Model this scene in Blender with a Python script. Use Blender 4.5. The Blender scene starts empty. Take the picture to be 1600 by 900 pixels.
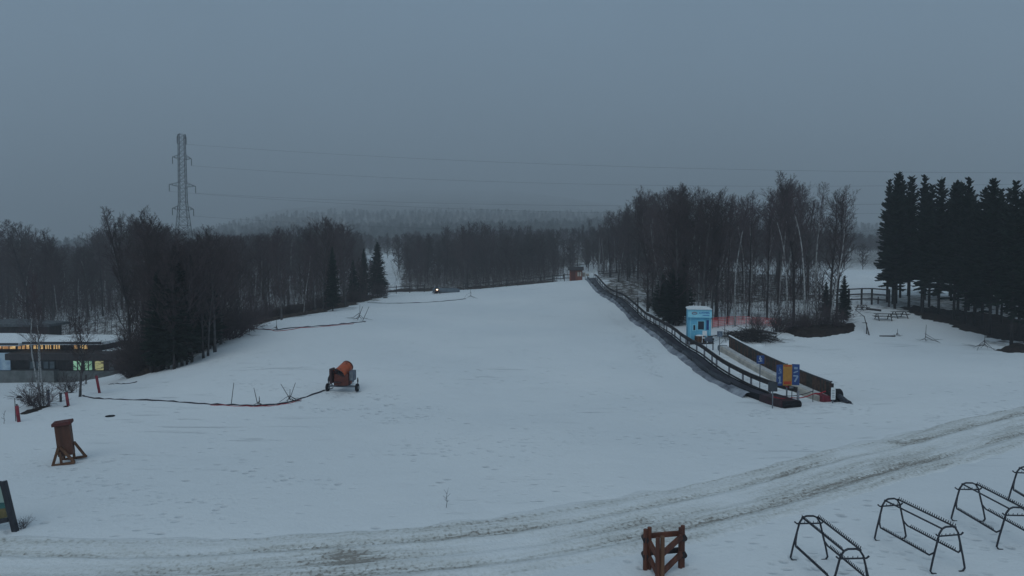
import bpy, math, random
import numpy as np
from mathutils import Vector, Matrix
R = math.radians
SC = bpy.context.scene
COL = SC.collection
PI = math.pi
# ------------------------------------------------------------------ camera model
CAM_Z = 7.5
PITCH = math.atan(0.04)
cp, sp = math.cos(PITCH), math.sin(PITCH)
def ray(u, v):
    a = (u - 800) / 1000.0; b = (450 - v) / 1000.0
    return a, cp + b * sp, -sp + b * cp
def P(u, v, Y):
    a, y, z = ray(u, v); t = Y / y
    return (a * t, Y, CAM_Z + z * t)
cam = bpy.data.objects.new('camera', bpy.data.cameras.new('camera'))
COL.objects.link(cam); SC.camera = cam
cam.location = (0, 0, CAM_Z); cam.rotation_euler = (PI / 2 - PITCH, 0, 0)
cam.data.sensor_width = 36; cam.data.lens = 22.5; cam.data.clip_start = .1; cam.data.clip_end = 8000
# ------------------------------------------------------------------ noise + terrain
def _hash(ix, iy, s):
    n = np.sin(ix * 127.1 + iy * 311.7 + s * 74.7) * 43758.5453
    return n - np.floor(n)
def vn(x, y, s=0.0):
    x = np.asarray(x, float); y = np.asarray(y, float)
    ix = np.floor(x); iy = np.floor(y); fx = x - ix; fy = y - iy
    fx = fx * fx * (3 - 2 * fx); fy = fy * fy * (3 - 2 * fy)
    a = _hash(ix, iy, s); b = _hash(ix + 1, iy, s); c = _hash(ix, iy + 1, s); d = _hash(ix + 1, iy + 1, s)
    return (a + (b - a) * fx) * (1 - fy) + (c + (d - c) * fx) * fy - .5
def fbm(x, y, s=0.0, o=4):
    t = 0; a = 1.0
    for i in range(o):
        t = t + a * vn(np.asarray(x) * 2 ** i, np.asarray(y) * 2 ** i, s + i * 3.3); a *= .5
    return t
CP = []
for x, y in [(-60,-20),(-20,-20),(20,-20),(60,-20),(-30,0),(0,0),(30,0),(-60,10),(60,10),(-20,15),(0,16),(20,16),(-16,22),
             (12,24),(0,28),(24,26),(-25,26),(-13,34),(-20,31),(0,38),(18,34)]:
    CP.append((x, y, 0.0))
for u, v, Y in [(0,618,40),(0,610,48),(0,603,57),(0,598,67),(-200,606,67),(-200,615,50),(120,611,42),(120,604,50),(100,599,60),(100,597,68),(200,592,50),(210,589,66),(40,596,74),(200,585,74),(155,612,37.3),(250,575,46),(300,545,53),(350,519,60),
    (420,502,70),(480,491,79),(540,478,88),(600,463,103),(640,462,108),(700,455,113),(760,452,115),(850,443,116),(900,439,116),(925,437,112),
    (700,560,46),(620,520,58),(800,520,60),(800,480,82),(700,480,82),(900,480,80),(900,540,52),
    (950,461,95),(1000,500,71),(1060,545,52),(1120,588,42),(1225,634,34.5),(1092,531,55),(1132,550,49),(1290,630,35),
    (1000,470,85),(1100,500,68),(1180,505,66),(1220,520,58),(1280,545,50),(1320,515,58),(1280,490,72),(1200,470,85),(1100,460,100),
    (1400,530,54),(1600,560,45),(1800,560,45),(1350,478,76),(1390,478,75),(1400,492,68),(1500,500,66),(1600,505,66),(1500,530,56),
    (1350,430,120),(1330,418,190),(1450,445,110),(1600,455,110),
    (0,540,90),(100,535,90),(200,515,90),(-200,545,90),(0,490,150),(200,470,150),(400,470,120),(500,458,130),
    (620,447,140),(615,405,230),(760,447,140),(880,436,140),(940,428,150),(1050,420,170),(870,400,230),(760,420,230),
    (0,410,450),(300,400,450),(600,385,450),(800,380,450),(950,378,450),(1150,385,450),(1400,395,450),(1600,395,450),
    (0,402,1100),(200,392,1100),(400,350,1100),(700,340,1100),(900,345,1100),(1150,362,1100),(1400,362,1100),(1600,380,1100),
    (0,398,2700),(250,388,2700),(420,332,2700),(560,320,2700),(800,318,2700),(930,328,2700),(1150,350,2700),(1400,352,2700),(1600,382,2700),
    (0,396,4900),(250,388,4900),(420,322,4900),(560,303,4900),(800,300,4900),(930,316,4900),(1150,344,4900),(1400,348,4900),(1600,380,4900)]:
    CP.append(P(u, v, Y))
CP = np.array(CP)
def warp(x, y): return np.stack([np.asarray(x) / (np.asarray(y) + 40), np.log(np.asarray(y) + 40)], -1)
W = warp(CP[:, 0], CP[:, 1])
def kern(a, b):
    r2 = ((a[:, None, :] - b[None, :, :]) ** 2).sum(-1) + 1e-12
    return .5 * r2 * np.log(r2)
n = len(W); A = np.zeros((n + 3, n + 3)); A[:n, :n] = kern(W, W) + np.eye(n) * 2e-4
A[:n, n:] = np.c_[np.ones(n), W]; A[n:, :n] = A[:n, n:].T
# heights are fitted relative to distance so that far hills do not swamp the near ground
SCL = (CP[:, 1] + 40)
SOL = np.linalg.solve(A, np.r_[CP[:, 2] / SCL, np.zeros(3)])
def H(x, y):
    x = np.atleast_1d(np.asarray(x, float)); y = np.atleast_1d(np.asarray(y, float))
    sh = x.shape; xf = x.ravel(); yf = y.ravel(); out = np.empty(len(xf))
    for i in range(0, len(xf), 20000):
        w = warp(xf[i:i+20000], yf[i:i+20000])
        out[i:i+20000] = kern(w, W) @ SOL[:n] + SOL[n] + w @ SOL[n+1:]
    out = out * (yf + 40)
    nz = fbm(xf * .12, yf * .12, 1, 3) * .16 + fbm(xf * .6, yf * .6, 5, 3) * .035
    out = out + nz * np.clip((yf - 5) / 30, .35, 1) + np.clip((yf - 180) / 400, 0, 1) * fbm(xf * .012, yf * .012, 9, 4) * 9
    return out.reshape(sh)
def h1(x, y): return float(H(x, y)[0])
YS = np.geomspace(8, 700, 1600)
def G(u, v, Ymax=700):
    a, dy, dz = ray(u, v); t = YS / dy
    d = CAM_Z + dz * t - H(a * t, YS)
    idx = np.where(d < 0)[0]
    i = idx[0] if len(idx) else len(YS) - 1
    Y = YS[i]
    if i > 0 and len(idx):
        f = d[i-1] / (d[i-1] - d[i]); Y = YS[i-1] + f * (YS[i] - YS[i-1])
    Y = min(Y, Ymax); t = Y / dy
    return Vector((a * t, Y, h1(a * t, Y)))
# ------------------------------------------------------------------ materials
MATS = {}
def mat(name, c1, c2=None, rough=.8, scale=4.0, metal=0.0, bump=0.0, emit=None, es=0.0, stretch=None, detail=6, spec=.3, lo=.35, hi=.65):
    if name in MATS: return MATS[name]
    m = bpy.data.materials.new(name); m.use_nodes = True; nt = m.node_tree; b = nt.nodes['Principled BSDF']
    b.inputs['Roughness'].default_value = rough; b.inputs['Metallic'].default_value = metal
    b.inputs['Specular IOR Level'].default_value = spec
    c2 = c2 or tuple(x * .75 for x in c1)
    tc = nt.nodes.new('ShaderNodeTexCoord'); mp = nt.nodes.new('ShaderNodeMapping')
    if stretch: mp.inputs['Scale'].default_value = stretch
    nz = nt.nodes.new('ShaderNodeTexNoise'); nz.inputs['Scale'].default_value = scale; nz.inputs['Detail'].default_value = detail
    rp = nt.nodes.new('ShaderNodeValToRGB'); rp.color_ramp.elements[0].position = lo; rp.color_ramp.elements[1].position = hi
    rp.color_ramp.elements[0].color = (*c2, 1); rp.color_ramp.elements[1].color = (*c1, 1)
    L = nt.links.new
    L(tc.outputs['Object'], mp.inputs[0]); L(mp.outputs[0], nz.inputs['Vector']); L(nz.outputs['Fac'], rp.inputs[0]); L(rp.outputs[0], b.inputs['Base Color'])
    if bump:
        bp = nt.nodes.new('ShaderNodeBump'); bp.inputs['Strength'].default_value = bump; bp.inputs['Distance'].default_value = .03
        L(nz.outputs['Fac'], bp.inputs['Height']); L(bp.outputs[0], b.inputs['Normal'])
    if emit:
        b.inputs['Emission Color'].default_value = (*emit, 1); b.inputs['Emission Strength'].default_value = es
    MATS[name] = m; return m
# snow
def snow_mat():
    m = bpy.data.materials.new('snow'); m.use_nodes = True; nt = m.node_tree; b = nt.nodes['Principled BSDF']; L = nt.links.new
    b.inputs['Roughness'].default_value = .75; b.inputs['Specular IOR Level'].default_value = .25
    tc = nt.nodes.new('ShaderNodeTexCoord')
    def noise(sc, det=6, ro=.55, st=None):
        q = nt.nodes.new('ShaderNodeTexNoise'); q.inputs['Scale'].default_value = sc; q.inputs['Detail'].default_value = det; q.inputs['Roughness'].default_value = ro
        if st:
            mp = nt.nodes.new('ShaderNodeMapping'); mp.inputs['Scale'].default_value = st; L(tc.outputs['Object'], mp.inputs[0]); L(mp.outputs[0], q.inputs['Vector'])
        else: L(tc.outputs['Object'], q.inputs['Vector'])
        return q.outputs['Fac']
    def ramp(src, p0, p1, c0=(0,0,0), c1=(1,1,1)):
        r = nt.nodes.new('ShaderNodeValToRGB'); r.color_ramp.elements[0].position = p0; r.color_ramp.elements[1].position = p1
        r.color_ramp.elements[0].color = (*c0, 1); r.color_ramp.elements[1].color = (*c1, 1); L(src, r.inputs[0]); return r.outputs[0]
    def math_(op, a, c, cl=False):
        q = nt.nodes.new('ShaderNodeMath'); q.operation = op; q.use_clamp = cl
        for i, s in enumerate((a, c)):
            if isinstance(s, (int, float)): q.inputs[i].default_value = s
            else: L(s, q.inputs[i])
        return q.outputs[0]
    big = noise(.07, 4, .5); mid = noise(.8, 6, .6); fine = noise(9, 5, .6)
    base = ramp(big, .3, .7, (.70, .725, .75), (.80, .81, .82))
    # crusty marks and old prints: small dents in patches
    vo = nt.nodes.new('ShaderNodeTexVoronoi'); vo.inputs['Scale'].default_value = 1.7
    mpv = nt.nodes.new('ShaderNodeMapping'); mpv.inputs['Scale'].default_value = (.75, 1.5, 1); L(tc.outputs['Object'], mpv.inputs[0]); L(mpv.outputs[0], vo.inputs['Vector'])
    dent = ramp(vo.outputs['Distance'], .05, .22, (1,1,1), (0,0,0))
    patch = ramp(noise(.16, 5, .65), .46, .58)
    dm = math_('MULTIPLY', dent, patch)
    streak = ramp(noise(1.1, 5, .6, (.22, 1.6, 1)), .60, .68)
    sm = math_('MULTIPLY', streak, ramp(noise(.09, 3, .5), .48, .6))
    at2 = nt.nodes.new('ShaderNodeAttribute'); at2.attribute_name = 'tramp'
    v2 = nt.nodes.new('ShaderNodeTexVoronoi'); v2.inputs['Scale'].default_value = 3.0; v2.inputs['Randomness'].default_value = 1.0; L(tc.outputs['Object'], v2.inputs['Vector'])
    pm_ = math_('MULTIPLY', math_('MULTIPLY', ramp(v2.outputs['Distance'], .18, .42, (1,1,1), (0,0,0)), ramp(noise(1.3, 3, .5), .42, .55)), at2.outputs['Fac'])
    dm = math_('MAXIMUM', dm, pm_)
    hgt = math_('ADD', math_('MULTIPLY', mid, .5), math_('MULTIPLY', fine, .12))
    hgt = math_('SUBTRACT', hgt, math_('MULTIPLY', dm, .5)); hgt = math_('SUBTRACT', hgt, math_('MULTIPLY', sm, .35))
    bp = nt.nodes.new('ShaderNodeBump'); bp.inputs['Strength'].default_value = .9; bp.inputs['Distance'].default_value = .16
    L(hgt, bp.inputs['Height']); L(bp.outputs[0], b.inputs['Normal'])
    mx = nt.nodes.new('ShaderNodeMix'); mx.data_type = 'RGBA'; mx.blend_type = 'MIX'
    # grey tint paints faint shadow into dents and streaks; a little grit
    f = math_('ADD', math_('MULTIPLY', dm, .42), math_('MULTIPLY', sm, .36), True)
    L(f, mx.inputs[0]); L(base, mx.inputs[6]); mx.inputs[7].default_value = (.42, .44, .46, 1)
    grit = ramp(noise(14, 2, .5), .68, .72); g2 = math_('MULTIPLY', grit, ramp(noise(.25, 4, .6), .52, .66)); g3 = math_('MULTIPLY', g2, .35)
    mx2 = nt.nodes.new('ShaderNodeMix'); mx2.data_type = 'RGBA'; L(g3, mx2.inputs[0]); L(mx.outputs[2], mx2.inputs[6]); mx2.inputs[7].default_value = (.25, .24, .23, 1)
    # forest floor: twigs and litter showing through, painted by vertex weight of woodland
    at = nt.nodes.new('ShaderNodeAttribute'); at.attribute_name = 'litter'
    lit = ramp(noise(.9, 8, .72), .40, .60); lf = math_('ADD', math_('MULTIPLY', lit, at.outputs['Fac']), math_('MAXIMUM', math_('SUBTRACT', at.outputs['Fac'], 1.0), 0.0), True)
    mx3 = nt.nodes.new('ShaderNodeMix'); mx3.data_type = 'RGBA'; L(lf, mx3.inputs[0]); L(mx2.outputs[2], mx3.inputs[6]); mx3.inputs[7].default_value = (.07, .055, .045, 1)
    L(mx3.outputs[2], b.inputs['Base Color'])
    MATS['snow'] = m; return m
SNOW = snow_mat()
M_bark = mat('bark_dark', (.065,.055,.055), (.03,.027,.028), scale=6, stretch=(1,1,.2), rough=.95, spec=.1)
M_twig = mat('twigs', (.092,.068,.068), (.050,.039,.040), scale=1, rough=.95, spec=.1)
M_twig2 = mat('twigs_reddish', (.12,.088,.092), (.066,.052,.056), scale=1, rough=.95, spec=.1)
M_birch = mat('bark_birch', (.36,.355,.35), (.12,.115,.115), scale=3, stretch=(1,1,3), rough=.8, spec=.2, lo=.35, hi=.5)
M_grey = mat('bark_grey', (.13,.12,.12), (.06,.055,.055), scale=4, stretch=(1,1,.4), rough=.9, spec=.1)
M_needle = mat('needles', (.024,.037,.026), (.011,.017,.014), scale=.8, rough=.9, spec=.15)
M_needle2 = mat('needles_light', (.024,.032,.024), (.012,.018,.015), scale=.8, rough=.9, spec=.15)
M_litter = mat('leaf_litter', (.075,.055,.045), (.025,.02,.02), scale=2.5, rough=1, bump=.8, detail=9, spec=.05)
M_earth = mat('dark_earth', (.04,.03,.027), (.018,.014,.014), scale=3, rough=1, bump=.8, detail=9, spec=.05)
M_wood_red = mat('stained_wood', (.15,.052,.03), (.07,.026,.018), scale=5, stretch=(1,1,.12), rough=.7, bump=.3)
M_wood_tan = mat('tan_wood', (.17,.085,.045), (.10,.045,.025), scale=5, stretch=(1,1,.12), rough=.75, bump=.3)
M_wood_dark = mat('dark_wood', (.045,.035,.035), (.022,.018,.02), scale=5, stretch=(1,1,.15), rough=.7, bump=.3)
M_black = mat('black_metal', (.022,.024,.035), (.012,.013,.02), rough=.45, scale=8, spec=.5)
M_rubber = mat('black_rubber', (.018,.018,.022), (.009,.009,.011), rough=.8, scale=8, spec=.12)
M_belt = mat('conveyor_belt', (.040,.038,.052), (.014,.013,.02), rough=.5, scale=1.2, bump=.3, detail=8, spec=.16)
M_steel = mat('galvanised_steel', (.22,.24,.26), (.13,.14,.16), rough=.5, metal=.5, scale=5)
M_pylon = mat('pylon_steel', (.06,.065,.075), (.045,.05,.055), rough=.6, metal=.2, scale=5)
M_grey_box = mat('grey_paint', (.12,.14,.18), (.08,.09,.12), rough=.5, scale=5)
M_dkgrey = mat('dark_grey_board', (.05,.055,.065), (.03,.034,.04), rough=.6, scale=5)
M_orange = mat('orange_paint', (.42,.085,.03), (.22,.045,.02), rough=.5, scale=4, lo=.3, hi=.5)
M_rust = mat('rust_red_and_shaded_orange', (.13,.032,.02), (.06,.018,.013), rough=.6, scale=5)
M_red = mat('red_paint', (.30,.03,.05), (.17,.02,.03), rough=.55, scale=5)
M_redrope = mat('red_rope', (.45,.03,.05), (.30,.02,.03), rough=.8, scale=5)
M_blue = mat('blue_panel', (.03,.075,.24), (.02,.055,.18), rough=.5, scale=5)
M_signor = mat('orange_panel', (.50,.24,.04), (.40,.18,.03), rough=.5, scale=6)
M_white = mat('white_paint', (.78,.80,.80), (.62,.65,.66), rough=.6, scale=5)
M_cream = mat('cream_side', (.52,.48,.42), (.36,.33,.30), rough=.8, scale=2, bump=.2)
M_cyan = mat('light_blue_wall', (.17,.52,.72), (.13,.44,.62), rough=.6, scale=3, stretch=(1,1,.2))
M_cyan2 = mat('pale_blue_fascia', (.30,.66,.78), (.24,.58,.72), rough=.55, scale=3)
M_glass = mat('dark_glass', (.02,.035,.06), (.015,.025,.045), rough=.12, scale=2, spec=.6)
M_pink = mat('orange_mesh', (.80,.13,.13), (.65,.10,.11), rough=.7, scale=5)
M_bamboo = mat('bamboo', (.13,.12,.12), (.07,.065,.07), rough=.8, scale=5)
M_hose = mat('dark_hose', (.035,.03,.045), (.02,.018,.028), rough=.7, scale=5)
M_snowcap = mat('settled_snow', (.80,.81,.82), (.72,.74,.76), rough=.75, scale=4, bump=.4)
M_tarp = mat('grey_ice_skirt', (.34,.36,.40), (.07,.075,.10), rough=.7, scale=1.1, bump=.7, detail=9)
# ------------------------------------------------------------------ mesh builder
class MB:
    def __init__(s): s.v = []; s.f = []; s.m = []
    def add(s, vs, fs, mi=0):
        o = len(s.v); s.v.extend([tuple(p) for p in vs]); s.f.extend([tuple(i + o for i in f) for f in fs]); s.m.extend([mi] * len(fs)); return s
    def box(s, c, size, rot=None, mi=0, taper=1.0):
        hx, hy, hz = size[0] / 2, size[1] / 2, size[2] / 2
        vs = [Vector((x * (taper if z > 0 else 1), y * (taper if z > 0 else 1), z)) for x in (-hx, hx) for y in (-hy, hy) for z in (-hz, hz)]
        if rot is not None: vs = [rot @ p for p in vs]
        c = Vector(c); vs = [p + c for p in vs]
        return s.add(vs, [(0,1,3,2),(4,6,7,5),(0,4,5,1),(2,3,7,6),(0,2,6,4),(1,5,7,3)], mi)
    def tube(s, pts, r, n=6, mi=0, cap=True):
        pts = [Vector(p) for p in pts]; k = len(pts)
        if not isinstance(r, (list, tuple)): r = [r] * k
        vs = []; prev = None
        for i in range(k):
            d = (pts[min(i+1, k-1)] - pts[max(i-1, 0)])
            if d.length < 1e-9: d = Vector((0, 0, 1))
            d.normalize()
            if prev is None: a = d.orthogonal().normalized()
            else:
                a = prev - d * prev.dot(d)
                a = a.normalized() if a.length > 1e-6 else d.orthogonal().normalized()
            prev = a; b = d.cross(a)
            for j in range(n):
                t = 2 * PI * j / n; vs.append(pts[i] + (a * math.cos(t) + b * math.sin(t)) * r[i])
        fs = [(i*n+j, i*n+(j+1) % n, (i+1)*n+(j+1) % n, (i+1)*n+j) for i in range(k-1) for j in range(n)]
        if cap: fs += [tuple(range(n))[::-1], tuple((k-1)*n+j for j in range(n))]
        return s.add(vs, fs, mi)
    def beam(s, a, b, w, h, mi=0, up=Vector((0,0,1))):
        a = Vector(a); b = Vector(b); d = b - a; L = d.length; d.normalize()
        x = d.cross(up)
        if x.length < 1e-4: x = Vector((1,0,0))
        x.normalize(); z = x.cross(d)
        vs = [a + x*sx*w/2 + z*sz*h/2 + d*t for t in (0, L) for sx in (-1, 1) for sz in (-1, 1)]
        return s.add(vs, [(0,1,3,2),(4,6,7,5),(0,4,5,1),(2,3,7,6),(0,2,6,4),(1,5,7,3)], mi)
    def sweep(s, path, prof, mi=0, closed=True, jit=None):
        """profile of (right, up) points carried along a path"""
        path = [Vector(p) for p in path]; k = len(path); m = len(prof); vs = []
        for i, p in enumerate(path):
            d = path[min(i+1, k-1)] - path[max(i-1, 0)]; d.z = 0; d.normalize(); r = Vector((d.y, -d.x, 0))
            for j, (a, b) in enumerate(prof):
                ja, jb = jit(i, j) if jit else (0, 0)
                vs.append(p + r * (a + ja) + Vector((0, 0, b + jb)))
        mm = m if closed else m - 1
        fs = [(i*m+j, i*m+(j+1) % m, (i+1)*m+(j+1) % m, (i+1)*m+j) for i in range(k-1) for j in range(mm)]
        if closed: fs += [tuple(range(m))[::-1], tuple((k-1)*m+j for j in range(m))]
        return s.add(vs, fs, mi)
    def shift(s, d): s.v = [(a - d[0], b - d[1], c - d[2]) for a, b, c in s.v]; return s
    def mesh(s, name, mats, smooth=False):
        me = bpy.data.meshes.new(name); me.from_pydata(s.v, [], s.f)
        for m in (mats if isinstance(mats, (list, tuple)) else [mats]): me.materials.append(m)
        if any(s.m): me.polygons.foreach_set('material_index', s.m)
        if smooth: me.polygons.foreach_set('use_smooth', [True] * len(me.polygons))
        me.update(); return me
    def obj(s, name, mats, parent=None, smooth=False, bevel=0, label=None):
        o = bpy.data.objects.new(name, s.mesh(name, mats, smooth)); COL.objects.link(o)
        if parent: o.parent = parent
        if label: o['label'] = label
        if bevel:
            b = o.modifiers.new('bevel', 'BEVEL'); b.width = bevel; b.segments = 2; b.limit_method = 'ANGLE'
        return o
def tag(o, label=None, cat=None, group=None, kind=None):
    if label: o['label'] = label
    if cat: o['category'] = cat
    if group: o['group'] = group
    if kind: o['kind'] = kind
    return o
def thing(name, label, cat, loc=(0,0,0), rotz=0, group=None):
    o = bpy.data.objects.new(name, None); COL.objects.link(o); o.location = loc; o.rotation_euler = (0, 0, rotz); o.empty_display_size = .3
    return tag(o, label, cat, group)
def dup(root, loc, rotz=0, scale=None, label=None, group=None):
    r = root.copy(); COL.objects.link(r); r.location = loc; r.rotation_euler = (0, 0, rotz)
    if scale: r.scale = scale if isinstance(scale, tuple) else (scale,)*3
    if label: r['label'] = label
    if group: r['group'] = group
    for ch in CH.get(root.name, list(root.children)):
        c = ch.copy(); COL.objects.link(c); c.parent = r
        for g in ch.children:
            d = g.copy(); COL.objects.link(d); d.parent = c
    return r
CH = {}
# ------------------------------------------------------------------ ground sheet
# road centre line (world), its surface sits in a shallow bed
RC = [G(u, v) for u, v in [(-420,868),(-200,882),(0,886),(250,890),(500,876),(800,846),(1000,811),(1200,767),(1400,712),(1600,661),(1800,622),(2100,585)]]
def smooth_path(pts, step):
    pts = [np.array(p, float) for p in pts]; out = []
    for i in range(len(pts) - 1):
        p0 = pts[max(i-1, 0)]; p1 = pts[i]; p2 = pts[i+1]; p3 = pts[min(i+2, len(pts)-1)]
        nn = max(2, int(np.linalg.norm(p2 - p1) / step))
        for k in range(nn):
            t = k / nn; out.append(.5 * ((2*p1) + (-p0+p2)*t + (2*p0-5*p1+4*p2-p3)*t*t + (-p0+3*p1-3*p2+p3)*t**3))
    out.append(pts[-1]); return [Vector(p) for p in out]
RP = smooth_path(RC, .5)
rp = np.array([(p.x, p.y) for p in RP])
ROAD_W = 2.05
def road_dist(x, y):
    d = np.full(x.shape, 1e9)
    for q in rp[::2]: d = np.minimum(d, (x - q[0])**2 + (y - q[1])**2)
    return np.sqrt(d)
NR, NC = 640, 560
ly = np.linspace(math.log(22), math.log(4950 + 40), NR); cx = np.linspace(-1.15, 1.15, NC)
CX, LY = np.meshgrid(cx, ly); YY = np.exp(LY) - 40; XX = CX * (YY + 40)
ZZ = H(XX, YY)
near = YY < 60
dd = road_dist(XX[near], YY[near]); ZZ[near] -= np.clip((ROAD_W - .25 - dd) / .5, 0, 1) * .10
def poly_in(px, py, poly):
    px = np.asarray(px); py = np.asarray(py); ins = np.zeros(px.shape, bool); j = len(poly) - 1
    for i in range(len(poly)):
        xi, yi = poly[i][:2]; xj, yj = poly[j][:2]
        c = ((yi > py) != (yj > py)) & (px < (xj - xi) * (py - yi) / ((yj - yi) if abs(yj - yi) > 1e-9 else 1e-9) + xi)
        ins ^= c; j = i
    return ins
def gp(*uv): return [tuple(G(u, v))[:2] for u, v in uv]
# woodland outlines in world coordinates
EDGE_L = gp((205,590),(250,577),(300,547),(350,520),(420,503),(480,492),(540,479),(600,464))
WOOD_L = EDGE_L[1:] + [(-25, 125), (-40, 170), (-150, 170), (-150, 80), (-66, 84), (-40, 76), (-36, 60)]
WOOD_M = [(-26,122),(-20,119),(0,122),(12,124),(14,165),(30,230),(-10,230),(-32,190),(-33,150)]
WOOD_R = gp((1316,503),(1285,515),(1235,505),(1180,500),(1120,500),(1070,490),(1030,488),(985,472),(955,455)) + [(16,118),(22,165),(48,165),(50,112),(42,84)]
WOOD_C = gp((1392,482),(1440,492),(1500,512),(1550,530),(1600,545),(1760,560)) + [(75,62),(75,95),(47,92)]
lit = np.zeros(XX.shape)
jx = XX + fbm(XX*.3, YY*.3, 3, 3) * 5; jy = YY + fbm(XX*.3, YY*.3, 8, 3) * 5
for w, k in ((WOOD_L, .9), (WOOD_M, 1.35), (WOOD_R, .6), (WOOD_C, .9)): lit[poly_in(jx, jy, w)] = k
gapc = ((XX > -.245*YY) & (XX < -.172*YY) | (XX > .07*YY) & (XX < .125*YY)) & (YY > 116) & (YY < 190); lit[gapc] = .25
deep = poly_in(jx, jy, WOOD_R) & (jy > 84); lit[deep] = 1.25
hill = np.clip((YY - 165) / 60, 0, 1) * np.clip(1.05 + np.clip((YY - 330) / 300, 0, 1) * .35 + fbm(XX*.008, YY*.004, 4, 3) * .6, 0, 1.8)
for c0, c1, ym in ((-.235, -.172, 330), (.07, .12, 300), (.50, .59, 300)): hill[(XX > c0*YY) & (XX < c1*YY) & (YY < ym) & (YY > 165)] = .1; lit = np.maximum(lit, hill)
tramp = np.zeros(XX.shape); nz_ = YY < 115
def trail(uv, w, k=1.0):
    pts = smooth_path([G(u, v) for u, v in uv], .6); d = np.full(XX[nz_].shape, 1e9); x = XX[nz_]; y = YY[nz_]
    for p in pts: d = np.minimum(d, (x - p.x)**2 + (y - p.y)**2)
    d = np.sqrt(d) + fbm(x * .6, y * .6, 51, 3) * w * .8; tramp[nz_] = np.maximum(tramp[nz_], np.clip(1.3 - d / w, 0, 1) * k)
trail([(930,470),(955,492),(985,520),(1010,555),(1030,585)], 1.1); trail([(560,612),(590,622),(630,650),(655,645),(665,640)], .9); trail([(470,632),(500,640),(560,640),(620,655)], 1.0, .9)
trail([(390,738),(430,748),(480,752),(530,756)], .5); trail([(1160,650),(1230,640),(1300,634),(1340,640)], 1.2); trail([(1080,545),(1120,560),(1170,590),(1200,610)], 1.0, .8)
trail([(1380,700),(1300,720),(1200,735)], .6, .6); trail([(1120,850),(1180,825),(1260,800)], .35, .9); trail([(100,740),(150,760),(250,790),(330,800)], 1.6, .6); trail([(150,720),(110,730),(80,725)], .8, .7)
trail([(1000,880),(1040,897),(1080,885)], .6, .7); trail([(1240,890),(1330,880),(1400,860),(1500,850)], .8, .6); trail([(380,600),(440,610),(500,600)], 1.0, .6); trail([(1430,655),(1500,645),(1580,640)], .8, .9)
trail([(650,705),(720,690),(800,700),(870,690)], 1.8, .55); trail([(1020,690),(1100,680),(1180,672)], 1.2, .6); trail([(1310,520),(1400,540),(1500,560)], .8, .5)
for u_, v_, w_ in ((106,722,1.1),(24,832,1.0),(537,614,1.6),(1031,898,.8),(1270,880,1.1),(1320,895,1.1),(1400,850,1.1),(1465,893,1.1),(1530,822,1.1),(1590,860,1.1),(1229,632,1.5),(1093,540,1.5)): trail([(u_-6,v_),(u_+6,v_)], w_, .8)
me = bpy.data.meshes.new('ground')
idx = np.arange(NR * NC).reshape(NR, NC)
faces = np.stack([idx[:-1,:-1], idx[:-1,1:], idx[1:,1:], idx[1:,:-1]], -1).reshape(-1, 4)
me.from_pydata(np.stack([XX, YY, ZZ], -1).reshape(-1, 3).tolist(), [], faces.tolist())
at = me.attributes.new('litter', 'FLOAT', 'POINT'); at.data.foreach_set('value', lit.ravel().astype(np.float32))
at = me.attributes.new('tramp', 'FLOAT', 'POINT'); at.data.foreach_set('value', tramp.ravel().astype(np.float32))
me.polygons.foreach_set('use_smooth', [True] * len(me.polygons)); me.materials.append(SNOW)
go = bpy.data.objects.new('snow_ground', me); COL.objects.link(go); tag(go, 'snow covered ski slope and hills under low cloud', 'ground', kind='structure')
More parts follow.
